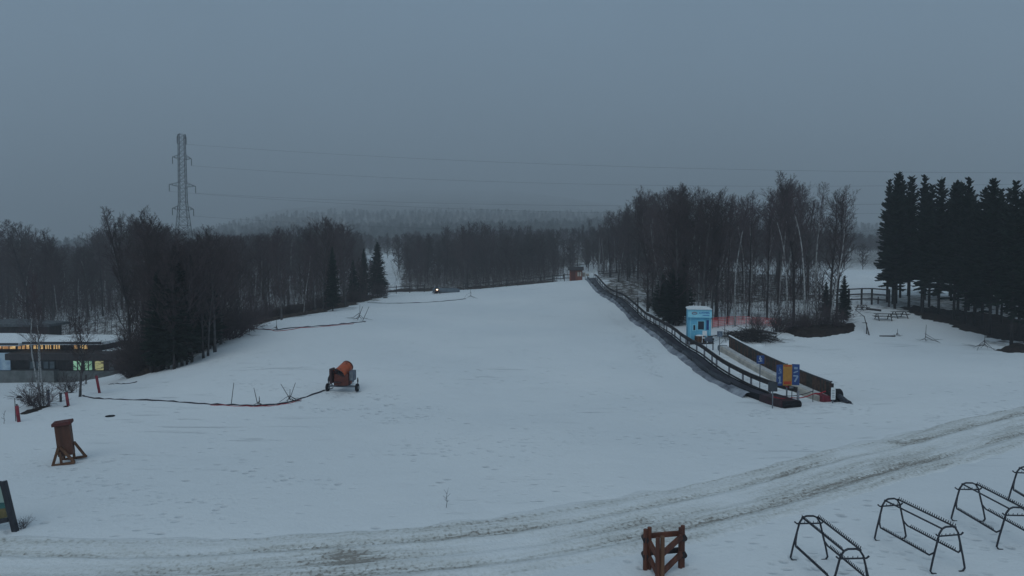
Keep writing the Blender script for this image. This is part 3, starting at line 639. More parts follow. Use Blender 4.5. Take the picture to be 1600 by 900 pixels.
# far woods: one mass of leafless trees fading into cloud
def far_wood(name, n, region, label, hrange, seed):
    rg = random.Random(seed); mb = MB(); V = []; F = []
    protos = []
    for q in range(6):
        pv = []; pf = []; rr = random.Random(900 + q)
        def seg(a, b, w):
            o = len(pv); d = (b - a).normalized(); s1 = d.orthogonal().normalized(); s2 = d.cross(s1)
            for pnt, ww in ((a, w), (b, w * .4)):
                for t in (0, 2.1, 4.2): pv.append(pnt + (s1 * math.cos(t) + s2 * math.sin(t)) * ww)
            pf.extend([(o, o+1, o+4, o+3), (o+1, o+2, o+5, o+4), (o+2, o, o+3, o+5)])
        seg(Vector((0,0,-.05)), Vector((0,0,.95)), .012)
        for b in range(26):
            t = .12 + .80 * b / 26; a = b * 2.4; L = .25 * math.sin(PI * min(1, .28 + (b / 26) * .75)) + .04
            e = Vector((math.cos(a)*L*.6, math.sin(a)*L*.6, t + L*.8)); s = Vector((0,0,t)); seg(s, e, .009)
            for c in range(4):
                f = rr.uniform(.3, 1); m = s.lerp(e, f); seg(m, m + Vector((rr.gauss(0,1), rr.gauss(0,1), rr.uniform(.2, 1.6))).normalized() * .13, .009)
        protos.append((np.array([tuple(p) for p in pv]), pf))
    xs, ys = [], []
    while len(xs) < n:
        Y = math.exp(rg.uniform(math.log(region[2]), math.log(region[3]))); c = rg.uniform(region[0], region[1]); X = c * Y
        if region[4] and region[4](X, Y, rg): continue
        xs.append(X); ys.append(Y)
    zs = H(np.array(xs), np.array(ys)); off = 0; AV = []; AF = []
    for X, Y, Z in zip(xs, ys, zs):
        pv, pf = protos[rg.randrange(6)]; h = rg.uniform(*hrange); a = rg.uniform(0, 6.28); ca, sa = math.cos(a), math.sin(a); w = h * rg.uniform(.85, 1.2)
        AV.append(np.stack([(pv[:,0]*ca - pv[:,1]*sa) * w + X, (pv[:,0]*sa + pv[:,1]*ca) * w + Y, pv[:,2] * h + Z - .3], 1))
        AF.extend([tuple(i + off for i in f) for f in pf]); off += len(pv)
    me = bpy.data.meshes.new(name); me.from_pydata(np.concatenate(AV).tolist(), [], AF); me.materials.append(M_twig)
    o = bpy.data.objects.new(name, me); COL.objects.link(o); tag(o, label, 'woodland', kind='stuff')
    if seed == 2: me.materials[0] = mat('haze_paled_twigs', (.26,.27,.28), (.19,.20,.21), scale=1, rough=.95, spec=.1)  # twig colour paled to paint extra haze over the distant hillside
def clear_mid(X, Y, rg):
    # the open piste seen left of the middle wood, and the one at the right
    c = X / Y
    if -.235 < c < -.165 and Y < 330: return rg.random() < .95
    if .50 < c < .585 and Y < 300: return rg.random() < .97
    if .065 < c < .125 and Y < 330: return rg.random() < .85
    return False
far_wood('far_wood', 4200, (-1.1, .95, 168, 420, clear_mid), 'leafless wood rising behind the slope towards the cloud', (6, 11), 1)
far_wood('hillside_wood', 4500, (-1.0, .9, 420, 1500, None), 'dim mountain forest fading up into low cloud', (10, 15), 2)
# ------------------------------------------------------------------ shrubs, litter, brush
def bush_mesh(seed, n=26, Ht=1.6, spread=.5, tw=.008):
    rg = random.Random(seed); mb = MB()
    for i in range(n):
        a = rg.uniform(0, 6.28); e = rg.uniform(.5, 1.45); L = Ht * rg.uniform(.5, 1.1); p = Vector((rg.gauss(0, .15), rg.gauss(0, .15), -.05)); d = Vector((math.cos(a)*math.cos(e)*spread*2, math.sin(a)*math.cos(e)*spread*2, math.sin(e))).normalized()
        ps = [p]
        for k in range(3): d = (d + Vector((rg.gauss(0,.12), rg.gauss(0,.12), .05))).normalized(); ps.append(ps[-1] + d * L / 3)
        mb.tube(ps, [.016, .013, .01, .006], 3, cap=False)
        for j in range(7):
            f = rg.uniform(.2, 1); k = min(int(f*3), 2); b = ps[k].lerp(ps[k+1], f*3-k); dd = rdir(rg, d, .9); l2 = L * rg.uniform(.15, .4); e2 = b + dd * l2
            mb.tube([b, e2], [tw, tw*.6], 3, cap=False)
            for _ in range(2): mb.tube([b.lerp(e2, rg.uniform(.3, 1)), e2 + rdir(rg, dd, .8) * l2 * .5], [tw*.8, tw*.5], 3, cap=False)
    return mb
BUSH = [bush_mesh(300 + i, n=24 + 5*i).mesh('bush', M_twig if i % 2 else M_twig2) for i in range(4)]
def bush(x, y, s, label, group=None, name='bare_bush', i=0, flat=1.0):
    o = bpy.data.objects.new(name, BUSH[i]); COL.objects.link(o); o.location = (x, y, h1(x, y)); o.rotation_euler = (0, 0, RT.uniform(0, 6.28)); o.scale = (s, s, s * flat)
    return tag(o, label, 'bush', group)
rb = random.Random(21)
def edge_bushes(uv, n, spread, smin, smax, label, group):
    pts = [G(u, v) for u, v in uv]
    for k in range(n):
        f = (k + rb.random()) / n * (len(pts) - 1); i = min(int(f), len(pts) - 2); p = pts[i].lerp(pts[i+1], f - i)
        x = p.x + rb.uniform(-spread, spread * .15); y = p.y + rb.uniform(0, spread)
        if proj(x, y, h1(x, y))[0] < 206 or near_lift(x, y, 2.6): continue
        bush(x, y, rb.uniform(smin, smax), label, group, i=rb.randrange(4))
edge_bushes([(208,590),(250,577),(300,547),(350,520)], 46, 3.0, .8, 1.7, 'dark leafless bush in the thicket at the lower left slope edge', 'bushes of the lower left thicket')
edge_bushes([(215,587),(260,573),(300,558),(335,540)], 40, 6.0, 1.3, 2.4, 'tall dark leafless bush deep in the lower left thicket', 'tall bushes deep in the lower left thicket')
edge_bushes([(350,518),(420,501),(480,490),(540,477),(600,464)], 46, 3.0, .6, 1.5, 'low leafless bush along the upper left slope edge', 'bushes along the upper left slope edge')
edge_bushes([(1225,520),(1270,518),(1305,516),(1318,512)], 12, 2.4, .8, 1.5, 'leafless bush on the dark bank at the right wood', 'bushes on the dark bank')
edge_bushes([(1012,478),(1050,500),(1072,510)], 16, 2.0, .7, 1.3, 'leafless bush between the lift railing and the spruces', 'bushes beside the lift railing')
drape('thicket_floor', gp((208,586),(212,592),(250,583),(300,553),(352,520),(420,503),(480,492),(540,480),(600,465),(560,462),(450,480),(350,500),(280,540),(220,570)), .35, M_litter, 'brown leaf litter and brush along the left slope edge', 'undergrowth', lump=.45, rag=2.0, seed=3)
drape('bank', gp((1216,517),(1240,526),(1262,529),(1295,527),(1325,523),(1345,518),(1336,506),(1290,510),(1240,512)), .22, M_earth, 'dark bare earth bank under the birches at the right', 'bank', lump=.55, rag=.5, seed=5)
drape('needle_litter', gp((1392,478),(1415,490),(1450,500),(1500,514),(1545,530),(1600,536),(1760,548),(1800,520),(1600,500),(1480,482)), .35, M_earth, 'dark needle litter under the tall spruces at right', 'undergrowth', lump=.3, rag=1.6, seed=8)
drape('soil_mound', gp((1548,548),(1575,553),(1602,552),(1650,554),(1660,545),(1600,540),(1565,541)), .2, M_earth, 'dark soil mound under the last spruce at right', 'mound', lump=.35, rag=.4, seed=12)
drape('crest_brush', [(x, y) for x, y in [(-24,119.5),(-12,120),(0,120.5),(9,121),(9,124),(-5,125),(-24,125)]], .4, M_litter, 'dark brush strip just beyond the crest fence', 'undergrowth', lump=.6, rag=1.5, seed=15)
# ------------------------------------------------------------------ overhead pylon and lines
def pylon():
    px, py = P(287, 375, 225)[0], 225.0; gz = h1(px, py); top = ztop(px, py, 210); Ht = top - gz
    t = thing('transmission_tower', 'tall grey steel lattice tower rising behind the left wood', 'pylon', (px, py, gz), R(42))
    wz = [(0, 3.3), (.25, 2.3), (.5, 1.2), (1.0, .95)]
    wd = lambda f: interp(wz, f)
    mb = MB(); lv = [0,.10,.19,.27,.34,.40,.455,.51,.56,.61,.66,.70,.74,.78,.82,.86,.90,.935,.97,1.0]; bw = .11
    for sx in (-1, 1):
        for sy in (-1, 1):
            mb.tube([(sx*wd(f), sy*wd(f), Ht*f) for f in lv], .10, 4)
    for a, b in zip(lv, lv[1:]):
        wa, wb = wd(a), wd(b)
        for (x0, y0), (x1, y1) in (((-1,-1),(1,-1)),((1,-1),(1,1)),((1,1),(-1,1)),((-1,1),(-1,-1))):
            mb.tube([(x0*wa, y0*wa, Ht*a), (x1*wb, y1*wb, Ht*b)], .055, 3); mb.tube([(x1*wa, y1*wa, Ht*a), (x0*wb, y0*wb, Ht*b)], .055, 3)
            mb.tube([(x0*wb, y0*wb, Ht*b), (x1*wb, y1*wb, Ht*b)], .055, 3)
    mb.obj('lattice_body', M_pylon, t)
    ends = []
    for f, L in ((.97, .5), (.82, 2.0), (.62, 3.1), (.45, 2.0)):
        for sx in (-1, 1):
            am = MB(); w = wd(f); tip = Vector((sx*(w+L), 0, Ht*f + .5))
            for sy in (-1, 1):
                am.tube([(sx*w, sy*w, Ht*f), tip], .065, 3); am.tube([(sx*w, sy*w, Ht*f + 1.5), tip], .065, 3)
                for q in (.33, .66): am.tube([Vector((sx*w, sy*w, Ht*f)).lerp(tip, q), Vector((sx*w, sy*w, Ht*f+1.5)).lerp(tip, q)], .06, 3)
            a = am.obj('crossarm', M_pylon, t)
            MB().tube([tip, tip - Vector((0,0,1.2)), tip - Vector((0,0,2.4))], [.10, .12, .10], 5).obj('insulator', M_pylon, a)
            ends.append((Matrix.Rotation(R(42), 4, 'Z') @ (tip - Vector((0,0,2.4)))) + Vector((px, py, gz)))
    return ends
ends = pylon()
for k, (u, v, Y, sag, e) in enumerate([(1420,262,150,3,0),(1400,272,160,4,3),(1420,296,150,3.5,5),(1400,310,170,5,4),(1420,332,175,5,7)]):
    a = ends[e]; b = Vector(P(u + 500, v + 8, Y)); mb = MB()
    mb.tube([a.lerp(b, i/40) - Vector((0,0,sag*4*(i/40)*(1-i/40))) for i in range(41)], .024, 3)
    o = mb.shift(a).obj('power_line', M_pylon); o.location = a
    tag(o, ['topmost thin power line crossing the sky','second power line from the top across the grey sky','third power line from the top across the sky','fourth power line down just over the treetops','lowest power line running just above the misty woods'][k], 'cable', 'power lines from the tower')
# ------------------------------------------------------------------ ski lodge
def lodge():
    Y0 = 68.0; k = .068
    X = lambda u: (u - 800) * k
    Z = lambda v: CAM_Z - (v - 410) * k
    base = (X(60), Y0, Z(594)); t = thing('ski_lodge', 'low dark lodge with snowy roofs and lit windows at the left edge', 'building', base)
    B = lambda: MB()
    def part(mb, name, m, par=t, **kw): return mb.shift(base).obj(name, m, par, **kw)
    def bx(u0, u1, v0, v1, y0, y1): # box from pixel-like facade coordinates
        x0, x1, z0, z1 = X(u0), X(u1), Z(v1), Z(v0); return ((x0+x1)/2, (y0+y1)/2, (z0+z1)/2), (x1-x0, y1-y0, z1-z0)
    w = B().box(*bx(-120, 212, 555, 605, Y0, Y0 + 6)); part(w, 'wall', M_wood_dark)
    pl = B().box(*bx(88, 214, 580, 606, Y0 - .25, Y0)); pl.box(*bx(-120, 88, 578, 606, Y0 - .8, Y0 - .003)); part(pl, 'foundation', mat('concrete', (.17,.18,.18), (.11,.12,.12), scale=2))
    f = B().box(*bx(22, 210, 550, 560, Y0 - 1.6, Y0 + 7))
    part(f, 'balcony_front', M_wood_dark, bevel=.03)
    r = B().box(*bx(152, 208, 549, 550, Y0 + .5, Y0 + 5)); part(r, 'flat_roof_snow', M_snowcap)
    up = B().box(*bx(-120, 148, 536, 551, Y0 + 1.5, Y0 + 5)); part(up, 'upper_wall', M_wood_dark)
    def hip(u0, u1, v_e, v_r, y0, y1, inset, m, name):
        x0, x1 = X(u0), X(u1); ze, zr = Z(v_e), Z(v_r); ym = (y0 + y1) / 2
        mb = MB(); mb.add([(x0,y0,ze),(x1,y0,ze),(x1,y1,ze),(x0,y1,ze),(x0+inset,ym,zr),(x1-inset,ym,zr),(x0,y0,ze-.3),(x1,y0,ze-.3),(x1,y1,ze-.3),(x0,y1,ze-.3)],
            [(0,1,5,4),(1,2,5),(2,3,4,5),(3,0,4),(6,7,1,0),(7,8,2,1),(8,9,3,2),(9,6,0,3),(9,8,7,6)]); return part(mb, name, m)
    r1 = hip(31, 156, 535, 528, Y0, Y0 + 6.5, 3.6, M_snowcap, 'roof')
    fa = B().box(*bx(31.5, 155.5, 534.6, 538, Y0 - .06, Y0 + .1)); part(fa, 'fascia', M_black, r1)
    r2 = hip(-130, 32, 536, 526, Y0 - .5, Y0 + 7, 3, M_snowcap, 'roof')
    fb = B().box(*bx(-130, 31, 535.6, 539, Y0 - .56, Y0 - .4)); part(fb, 'fascia', M_black, r2)
    tw = B().box(*bx(-120, 16, 514, 536, Y0 + 5.5, Y0 + 7.5)); part(tw, 'upper_block', M_wood_dark)
    hip(-126, 20, 514, 507, Y0 + 5, Y0 + 8.5, 4, mat('shingle', (.10,.11,.12), (.05,.055,.06), scale=3), 'upper_roof')
    yel = mat('lit_window_warm', (.5,.35,.15), (.2,.1,.04), scale=1.4, emit=(1,.60,.22), es=.42, lo=.4, hi=.6)
    for M_ in (yel,):
        nt = M_.node_tree; nt.links.new(nt.nodes['Color Ramp'].outputs[0], nt.nodes['Principled BSDF'].inputs['Emission Color']); nt.nodes['Principled BSDF'].inputs['Emission Strength'].default_value = 1.25
    grn = mat('lit_window_green', (.2,.4,.25), (.05,.2,.15), scale=.9, emit=(.34,.62,.42), es=.34)
    for M_ in (grn,):
        nt = M_.node_tree; nt.nodes['Color Ramp'].color_ramp.elements[1].color = (.34,.62,.42,1); nt.nodes['Color Ramp'].color_ramp.elements[0].color = (.05,.14,.10,1); nt.links.new(nt.nodes['Color Ramp'].outputs[0], nt.nodes['Principled BSDF'].inputs['Emission Color']); nt.nodes['Principled BSDF'].inputs['Emission Strength'].default_value = .55
    def win(u0, u1, v0, v1, y, m, mull=2):
        fr = MB(); c, s = bx(u0, u1, v0, v1, y - .08, y + .02); x0, x1 = X(u0), X(u1); z0, z1 = Z(v1), Z(v0)
        for xx in [x0 + (x1-x0)*i/mull for i in range(mull+1)]: fr.box((xx, y - .05, (z0+z1)/2), (.07, .08, z1 - z0 + .07))
        for zz in (z0, z1): fr.box((c[0], y - .051, zz), (x1-x0, .07, .07))
        o = part(fr, 'window', M_black); g = B().box((c[0], y + .0, c[2]), (x1-x0-.02, .03, z1-z0-.02)); part(g, 'pane', m, o)
    for u0, u1, m in [(-60,-32,yel),(-28,6,yel),(8,28,yel),(33,50,yel),(52,63,yel),(65,77,yel)]: win(u0, u1, 541.4, 549, Y0 + 1.42, m, 3)
    win(98, 105, 541.6, 549, Y0 + 1.42, yel, 1); win(108, 121, 541.6, 549, Y0 + 1.42, yel, 2)
    win(111, 126, 564, 579.5, Y0 - .06, grn, 2); win(129, 142, 564, 579.5, Y0 - .06, grn, 2); win(145, 160, 564, 579.5, Y0 - .06, mat('lit_window_yellow', (.4,.4,.15), (.1,.2,.08), scale=.9, emit=(.62,.60,.30), es=.36), 1)
    for a, b in ((167,177),(199,209),(184,193)): win(a, b, 564, 579, Y0 - .06, mat('curtained_window', (.22,.26,.28), (.13,.16,.18), scale=2), 1)
    win(43, 62, 565, 577, Y0 - .06, mat('curtained_window', (1,1,1)), 2); win(64, 83, 565, 577, Y0 - .06, mat('curtained_window', (1,1,1)), 2)
    wp = B().box(*bx(-60, 22, 550, 577, Y0 - .9, Y0 - .82)); part(wp, 'wall_banner', mat('pale_panel', (.45,.55,.62), (.25,.36,.48), scale=1.4), label='pale blue banner on the lodge wall')
lodge()
# ------------------------------------------------------------------ covered conveyor lift with railing
def clampG(u, v): return G(u, v, 150)
CPTS = [(1226,634),(1180,620),(1140,601),(1100,575),(1060,546),(1020,515),(985,488),(950,463)]
cpth = [clampG(u, v) for u, v in CPTS]
for u, v, Y in ((932,448,104),(922,439,113)):
    x, y, z = P(u, v, Y); cpth.append(Vector((x, y, h1(x, y))))
cpth = smooth_path(cpth, 1.0)
_s = [cpth[0]] + [(cpth[i-1] + cpth[i]*2 + cpth[i+1]) / 4 for i in range(1, len(cpth)-1)] + [cpth[-1]]; cpth = _s
for p in cpth: p.z = h1(p.x, p.y)
def offs(path, a, z=0):
    out = []
    for i, p in enumerate(path):
        d = path[min(i+1, len(path)-1)] - path[max(i-1, 0)]; d.z = 0; d.normalize(); out.append(Vector((p.x + d.y*a, p.y - d.x*a, p.z + z)))
    return out
# path runs uphill: right side (+) is the railing side
rj = random.Random(4)
base = tuple(cpth[0]); lift = thing('conveyor_lift', 'long black magic carpet conveyor climbing the right side of the slope', 'ski lift', base)
mb = MB(); mb.sweep(cpth, [(-.42,-.2),(-.42,.30),(-.34,.34),(-.30,.24),(.40,.24),(.42,.32),(.50,.32),(.50,-.2)], jit=lambda i, j: (0, 0)); mb.shift(base).obj('frame', M_rubber, lift)
mb = MB(); mb.sweep(cpth[1:], [(-.31,.20),(-.29,.285),(.38,.285),(.40,.20)], jit=lambda i, j: (0, rj.uniform(-.008,.008))); mb.shift(base).obj('belt', M_belt, lift)
mb = MB()
jm = {}
def jit(i, j):
    if j in (0, 3): return (0, 0)
    k = (i, j)
    if k not in jm: jm[k] = (rj.uniform(-.20, .16), rj.uniform(-.08, .06))
    return jm[k]
mb.sweep(cpth[2:], [(-.43,.30),(-.56,.22),(-.76,.10),(-.98,-.08)], closed=False, jit=jit); mb.shift(base).obj('side_skirt', M_tarp, lift, smooth=True)
mb = MB()
for i in range(4, len(cpth) - 1, 3):  # rolls of black matting lying along the edge
    a, b = offs(cpth, -.44 + rj.uniform(-.05,.03))[i], offs(cpth, -.44 + rj.uniform(-.05,.03))[min(i+3, len(cpth)-1)]
    mb.tube([a + Vector((0,0,.34)), a.lerp(b, .5) + Vector((0,0,.30 + rj.uniform(-.02,.06))), b + Vector((0,0,.34))], [.13,.17,.15], 8)
mb.shift(base).obj('edge_cushion', M_black, lift, smooth=True)
# drive housing at the bottom
d0 = (cpth[3] - cpth[0]).normalized(); rr = Vector((d0.y, -d0.x, 0)).normalized()
mb = MB(); mb.sweep([cpth[0] - d0 * .5, cpth[0] + d0 * .5, cpth[0] + d0 * 1.5], [(-.56,-.1),(-.52,.38),(.5,.38),(.54,-.1)]); hs = mb.shift(base).obj('end_housing', mat('dark_red_cover', (.045,.012,.02), (.02,.008,.01), rough=.5, scale=3), lift, bevel=.03)
c = cpth[0] - d0 * .55; mb = MB(); mb.tube([c + rr*-.5 + Vector((0,0,.2)), c + rr*.5 + Vector((0,0,.2))], .19, 14); mb.shift(base).obj('end_roller', M_rubber, lift, smooth=False)
# railing
rail = offs(cpth, .78)
for p in rail: p.z = h1(p.x, p.y)
rb_ = tuple(rail[0]); rt = thing('lift_railing', 'dark two-board railing with pale posts following the long conveyor', 'railing', rb_)
mb = MB(); mb.sweep(rail[0:], [(-.03,.68),(-.03,.92),(.03,.92),(.03,.68)]); mb.sweep(rail[0:], [(-.05,.923),(-.05,.953),(.05,.953),(.05,.923)]); mb.shift(rb_).obj('top_board', M_wood_dark, rt)
mb = MB(); mb.sweep(rail[2:], [(-.03,.18),(-.03,.28),(.03,.28),(.03,.18)]); mb.shift(rb_).obj('bottom_board', M_wood_dark, rt)
pm = MB().box((0,0,.33), (.10,.10,.86)).mesh('post', mat('pale_post', (.30,.30,.33), (.18,.18,.2), scale=4))
L = 0; nxt = 0
for a, b in zip(rail, rail[1:]):
    if L >= nxt:
        o = bpy.data.objects.new('post', pm); COL.objects.link(o); o.parent = rt; o.location = a + Vector((0,0,0)) - Vector(rb_) ; o.location.x += .055; nxt += 1.75
    L += (b - a).length
# ------------------------------------------------------------------ second short conveyor with board wall
q0 = G(1286, 627); q1 = G(1130, 549)
for q in (q0, q1): q.z = h1(q.x, q.y)
sp2 = [q0.lerp(q1, i/24) for i in range(25)]
for p in sp2: p.z = h1(p.x, p.y)
zz = np.polyfit(range(25), [p.z for p in sp2], 2)
for i, p in enumerate(sp2): p.z = float(np.polyval(zz, i))
b2 = tuple(sp2[0]); t2 = thing('short_conveyor', 'short straight conveyor with cream side panels below the plank wall', 'ski lift', b2)
mb = MB(); mb.sweep(sp2, [(-.28,-.2),(-.28,.30),(-.20,.36),(.30,.36),(.30,-.2)]); mb.shift(b2).obj('side_panel', M_cream, t2)
mb = MB(); mb.sweep(sp2, [(-.17,.358),(-.17,.385),(.27,.385),(.27,.358)]); mb.shift(b2).obj('belt', mat('snowy_belt', (.62,.62,.62), (.42,.42,.43), scale=3), t2)
dd2 = (sp2[0] - sp2[3]).normalized(); r2v = Vector((-dd2.y, dd2.x, 0)).normalized() * -1
mb = MB(); mb.sweep([sp2[1] + Vector((0,0,.02)), sp2[0] + Vector((0,0,.02)), sp2[0] + dd2*.35], [(-.31,-.15),(-.31,.36),(.2,.39),(.2,-.15)]); mb.shift(b2).obj('end_cover', mat('dull_red_cover', (.22,.03,.05), (.12,.02,.03), scale=4), t2, bevel=.02)
t3 = thing('plank_wall', 'dark upright plank wind wall with black top rail behind the short conveyor', 'wall', b2)
side = lambda p, a: Vector((p.x + W2.x*a, p.y + W2.y*a, p.z))
_d = (q1 - q0); _d.z = 0; _d.normalize(); W2 = Vector((_d.y, -_d.x, 0))
mb = MB(); mbk = MB(); tot = (q1 - q0).length; nb = int(tot / .16)
M_plank = [mat('plank_brown', (.13,.07,.05), (.06,.035,.028), scale=4), mat('plank_dark', (.07,.06,.05), (.035,.03,.028), scale=4)]
def wp(f):
    i = min(int(f*24), 23); return sp2[i].lerp(sp2[i+1], f*24 - i)
for i in range(nb):
    p = side(wp((i+.5)/nb), .46); top = 1.08 + rj.uniform(-.015,.015)
    mb.box((p.x, p.y, p.z + top/2), (.145, .035 + rj.uniform(0,.015), top), Matrix.Rotation(math.atan2(_d.y, _d.x), 3, 'Z'), mi=(1 if rj.random() < .5 else 0))
mb.shift(b2).obj('plank_face', M_plank, t3)
mb = MB(); mb.sweep([side(p, .46) for p in sp2], [(-.06,1.10),(-.06,1.17),(.06,1.17),(.06,1.10)]); mb.shift(b2).obj('top_rail', M_black, t3)
mb = MB(); mb.sweep([side(p, .46) + Vector((0,0,1.173)) for p in sp2], [(.0,0),(-.05,.0),(-.02,.03),(.05,.035),(.07,0)], jit=lambda i, j: (0, rj.uniform(0,.015) if j in (2,3) else 0)); mb.shift(b2).obj('snow_cap', M_snowcap, t3)
pmesh = MB().box((0,0,.5), (.08,.08,1.08)).mesh('post', M_wood_dark)
for i in range(0, 25, 2):
    p = side(sp2[i], .54); o = bpy.data.objects.new('post', pmesh); COL.objects.link(o); o.parent = t3; o.location = p - Vector(b2)
# dark drum and nozzle at the wall's lower end
e = q0 - _d * .35 + W2 * .55; e.z = h1(e.x, e.y)
t4 = thing('drum_unit', 'black rolled drum with a small nozzle at the lower end of the plank wall', 'machine', e, math.atan2(_d.y, _d.x))
MB().tube([(0,-.22,.36),(0,.22,.36)], .33, 18).obj('drum', M_rubber, t4, bevel=.02)
MB().tube([(-.3,0,.32),(-.95,0,.18),(-1.25,.02,.16)], [.16,.13,.13], 10).tube([(-1.2,0,.16),(-1.55,.02,.16)], .04, 6).obj('nozzle', M_black, t4)
MB().box((.0,0,.05), (.7,.6,.1)).box((.25,0,.25), (.1,.5,.5)).obj('stand', M_black, t4)
# ------------------------------------------------------------------ sign helpers
def glyph(mb, strokes, w, x0, z0, s, y):
    for (a, b), (c, d) in strokes:
        mb.beam((x0 + a*s, y, z0 + b*s), (x0 + c*s, y, z0 + d*s), .006, w, up=Vector((0,-1,0)).cross(Vector((1,0,0))) if abs(a-c) > abs(b-d) else Vector((1,0,0)))
def flat_bar(mb, a, b, w, y, th=.006):
    a = Vector((a[0], 0, a[1])); b = Vector((b[0], 0, b[1])); d = (b - a).normalized(); n = Vector((-d.z, 0, d.x)) * w / 2
    vs = [a - n, a + n, b + n, b - n]; vs = [v + Vector((0, y, 0)) for v in vs]; vs += [v + Vector((0, -th, 0)) for v in vs]
    mb.add(vs, [(0,1,2,3),(7,6,5,4),(0,4,5,1),(1,5,6,2),(2,6,7,3),(3,7,4,0)])
def skier(mb, cx, cz, s, y):
    for a, b, w in (((-.1,.95),(.02,1.05),.22),((.0,.85),(-.15,.45),.20),((-.15,.45),(.18,.25),.14),((.18,.25),(.0,-.05),.12),((0,.75),(.35,.55),.09),((-.45,-.15),(.5,-.02),.07),((.35,.55),(.4,-.0),.04)):
        flat_bar(mb, (cx + a[0]*s, cz + a[1]*s), (cx + b[0]*s, cz + b[1]*s), w*s, y)
def one(mb, cx, cz, s, y):
    flat_bar(mb, (cx, cz), (cx, cz + s), .22*s, y); flat_bar(mb, (cx - .28*s, cz + .72*s), (cx + .02*s, cz + .98*s), .17*s, y); flat_bar(mb, (cx - .3*s, cz), (cx + .3*s, cz), .15*s, y - .001)
def post_sign(u, v, vtop, name, label, build, rz=0.0, cat='sign', r=.03, extra=0.0):
    p = G(u, v); t = thing(name, label, cat, p, rz); h = ztop(p.x, p.y, vtop) - p.z
    MB().tube([(0,0,-.2), (0,0,h)], r, 8).obj('pole', M_steel if cat != 'post' else M_black, t)
    build(t, h); return t
def s_small(t, h):
    MB().box((0,-.045,h - .22), (.46,.02,.5)).obj('panel', M_blue, t, bevel=.004); g = MB(); skier(g, -.02, h - .30, .26, -.057); g.obj('symbol', M_white, t)
post_sign(1187, 611, 556, 'blue_sign', 'small blue square sign with white figure on a tall pole by the railing', s_small)
def s_triple(t, h):
    z = h - .65
    for x, rz, m, w in ((-.44, .25, M_blue, .42), (0, 0, M_signor, .50), (.43, -.32, M_blue, .40)):
        rot = Matrix.Rotation(rz, 3, 'Z'); pn = MB().box((x, -.06 - .10*abs(math.sin(rz)), z + .02 + (.03 if x > 0 else 0)), (w, .02, 1.16), rot).obj('panel', m, t, bevel=.004, label='orange middle panel with red borders' if x == 0 else None)
        g = MB()
        if x < 0: skier(g, 0, .12, .26, 0); one(g, 0, -.44, .36, 0)
        elif x > 0: flat_bar(g, (-.08,.38), (.10,.38), .12, 0); flat_bar(g, (-.1,.12), (.12,.22), .06, 0); flat_bar(g, (.12,-.05), (-.04,-.38), .08, 0); flat_bar(g, (-.12,-.05), (.12,-.05), .07, -.001)
        else: flat_bar(g, (-.2,.50), (.2,.50), .07, 0); flat_bar(g, (-.2,-.44), (.2,-.44), .16, 0)
        g.v = [tuple(rot @ Vector((a, b - .013, c)) + Vector((x, -.06 - .10*abs(math.sin(rz)), z + .03))) for a, b, c in g.v]
        g.obj('symbol', mat('pale_symbol_paint', (.30,.38,.50), (.22,.30,.42)) if x else mat('red_border', (.50,.07,.03), (.4,.05,.03), scale=5), pn)
    MB().box((0, -.02, z - .25), (1.1, .04, .05)).box((0, -.02, z + .35), (1.1, .04, .05)).obj('bracket', M_steel, t)
    MB().beam((-.1,-.04,z-.6), (.25,-.06,z-.72), .03, .06).obj('red_tag', M_red, t)
post_sign(1229, 629, 568, 'information_sign', 'three-panel sign with orange middle and blue wings between the conveyors', s_triple, r=.045)
def s_box(t, h):
    MB().box((-.02,-.04,h-.27), (.46,.14,.50)).obj('panel', M_dkgrey, t, bevel=.02)
post_sign(1207, 638, 596, 'control_panel', 'dark grey square board on a pole at the conveyor foot', s_box, cat='control box')
def s_tag(t, h):
    MB().box((0,-.03,h-.04), (.3,.03,.10)).obj('crosspiece', M_steel, t)
post_sign(1237, 631, 604, 'marker_post', 'thin grey marker post just right of the three-panel sign', s_tag, cat='post', r=.022)
post_sign(1270, 628, 606, 'marker_post', 'thin grey marker post near the end of the red rope', lambda t, h: MB().tube([(0,0,h),(0,0,h+.03)], .03, 8).obj('cap', M_black, t), cat='post', r=.02)
def s_white(t, h):
    MB().box((0,-.04,h-.34), (.24,.02,.66)).obj('panel', M_white, t, bevel=.004); g = MB()
    for k in range(5): flat_bar(g, (-.07,h-.16-k*.09), (.07,h-.16-k*.09), .025, -.052)
    g.obj('lettering', mat('grey_print', (.2,.22,.24)), t)
post_sign(1301, 630, 605, 'white_sign', 'white upright notice sign at the lower end of the plank wall', s_white)
def s_grey(t, h):
    MB().box((0,-.04,h-.18), (.40,.02,.42)).obj('panel', mat('grey_blue_panel', (.14,.18,.24), (.09,.12,.16), scale=6), t, bevel=.004); g = MB(); skier(g, 0, h-.26, .2, -.052); g.obj('symbol', mat('pale_symbol', (.35,.4,.46)), t)
post_sign(1124, 555, 518, 'grey_sign', 'grey-blue sign on a black pole right of the blue booth', s_grey, r=.03)
post_sign(1104, 548, 527, 'marker_sign', 'short grey post sign in front of the blue booth', lambda t, h: MB().box((0,-.03,h-.16), (.26,.02,.32)).obj('panel', M_grey_box, t), r=.025)
post_sign(1114, 547, 529, 'black_post', 'short black post right in front of the blue booth', lambda t, h: MB().box((0,0,h-.05), (.14,.10,.14)).obj('cap', M_black, t), cat='post', r=.045)
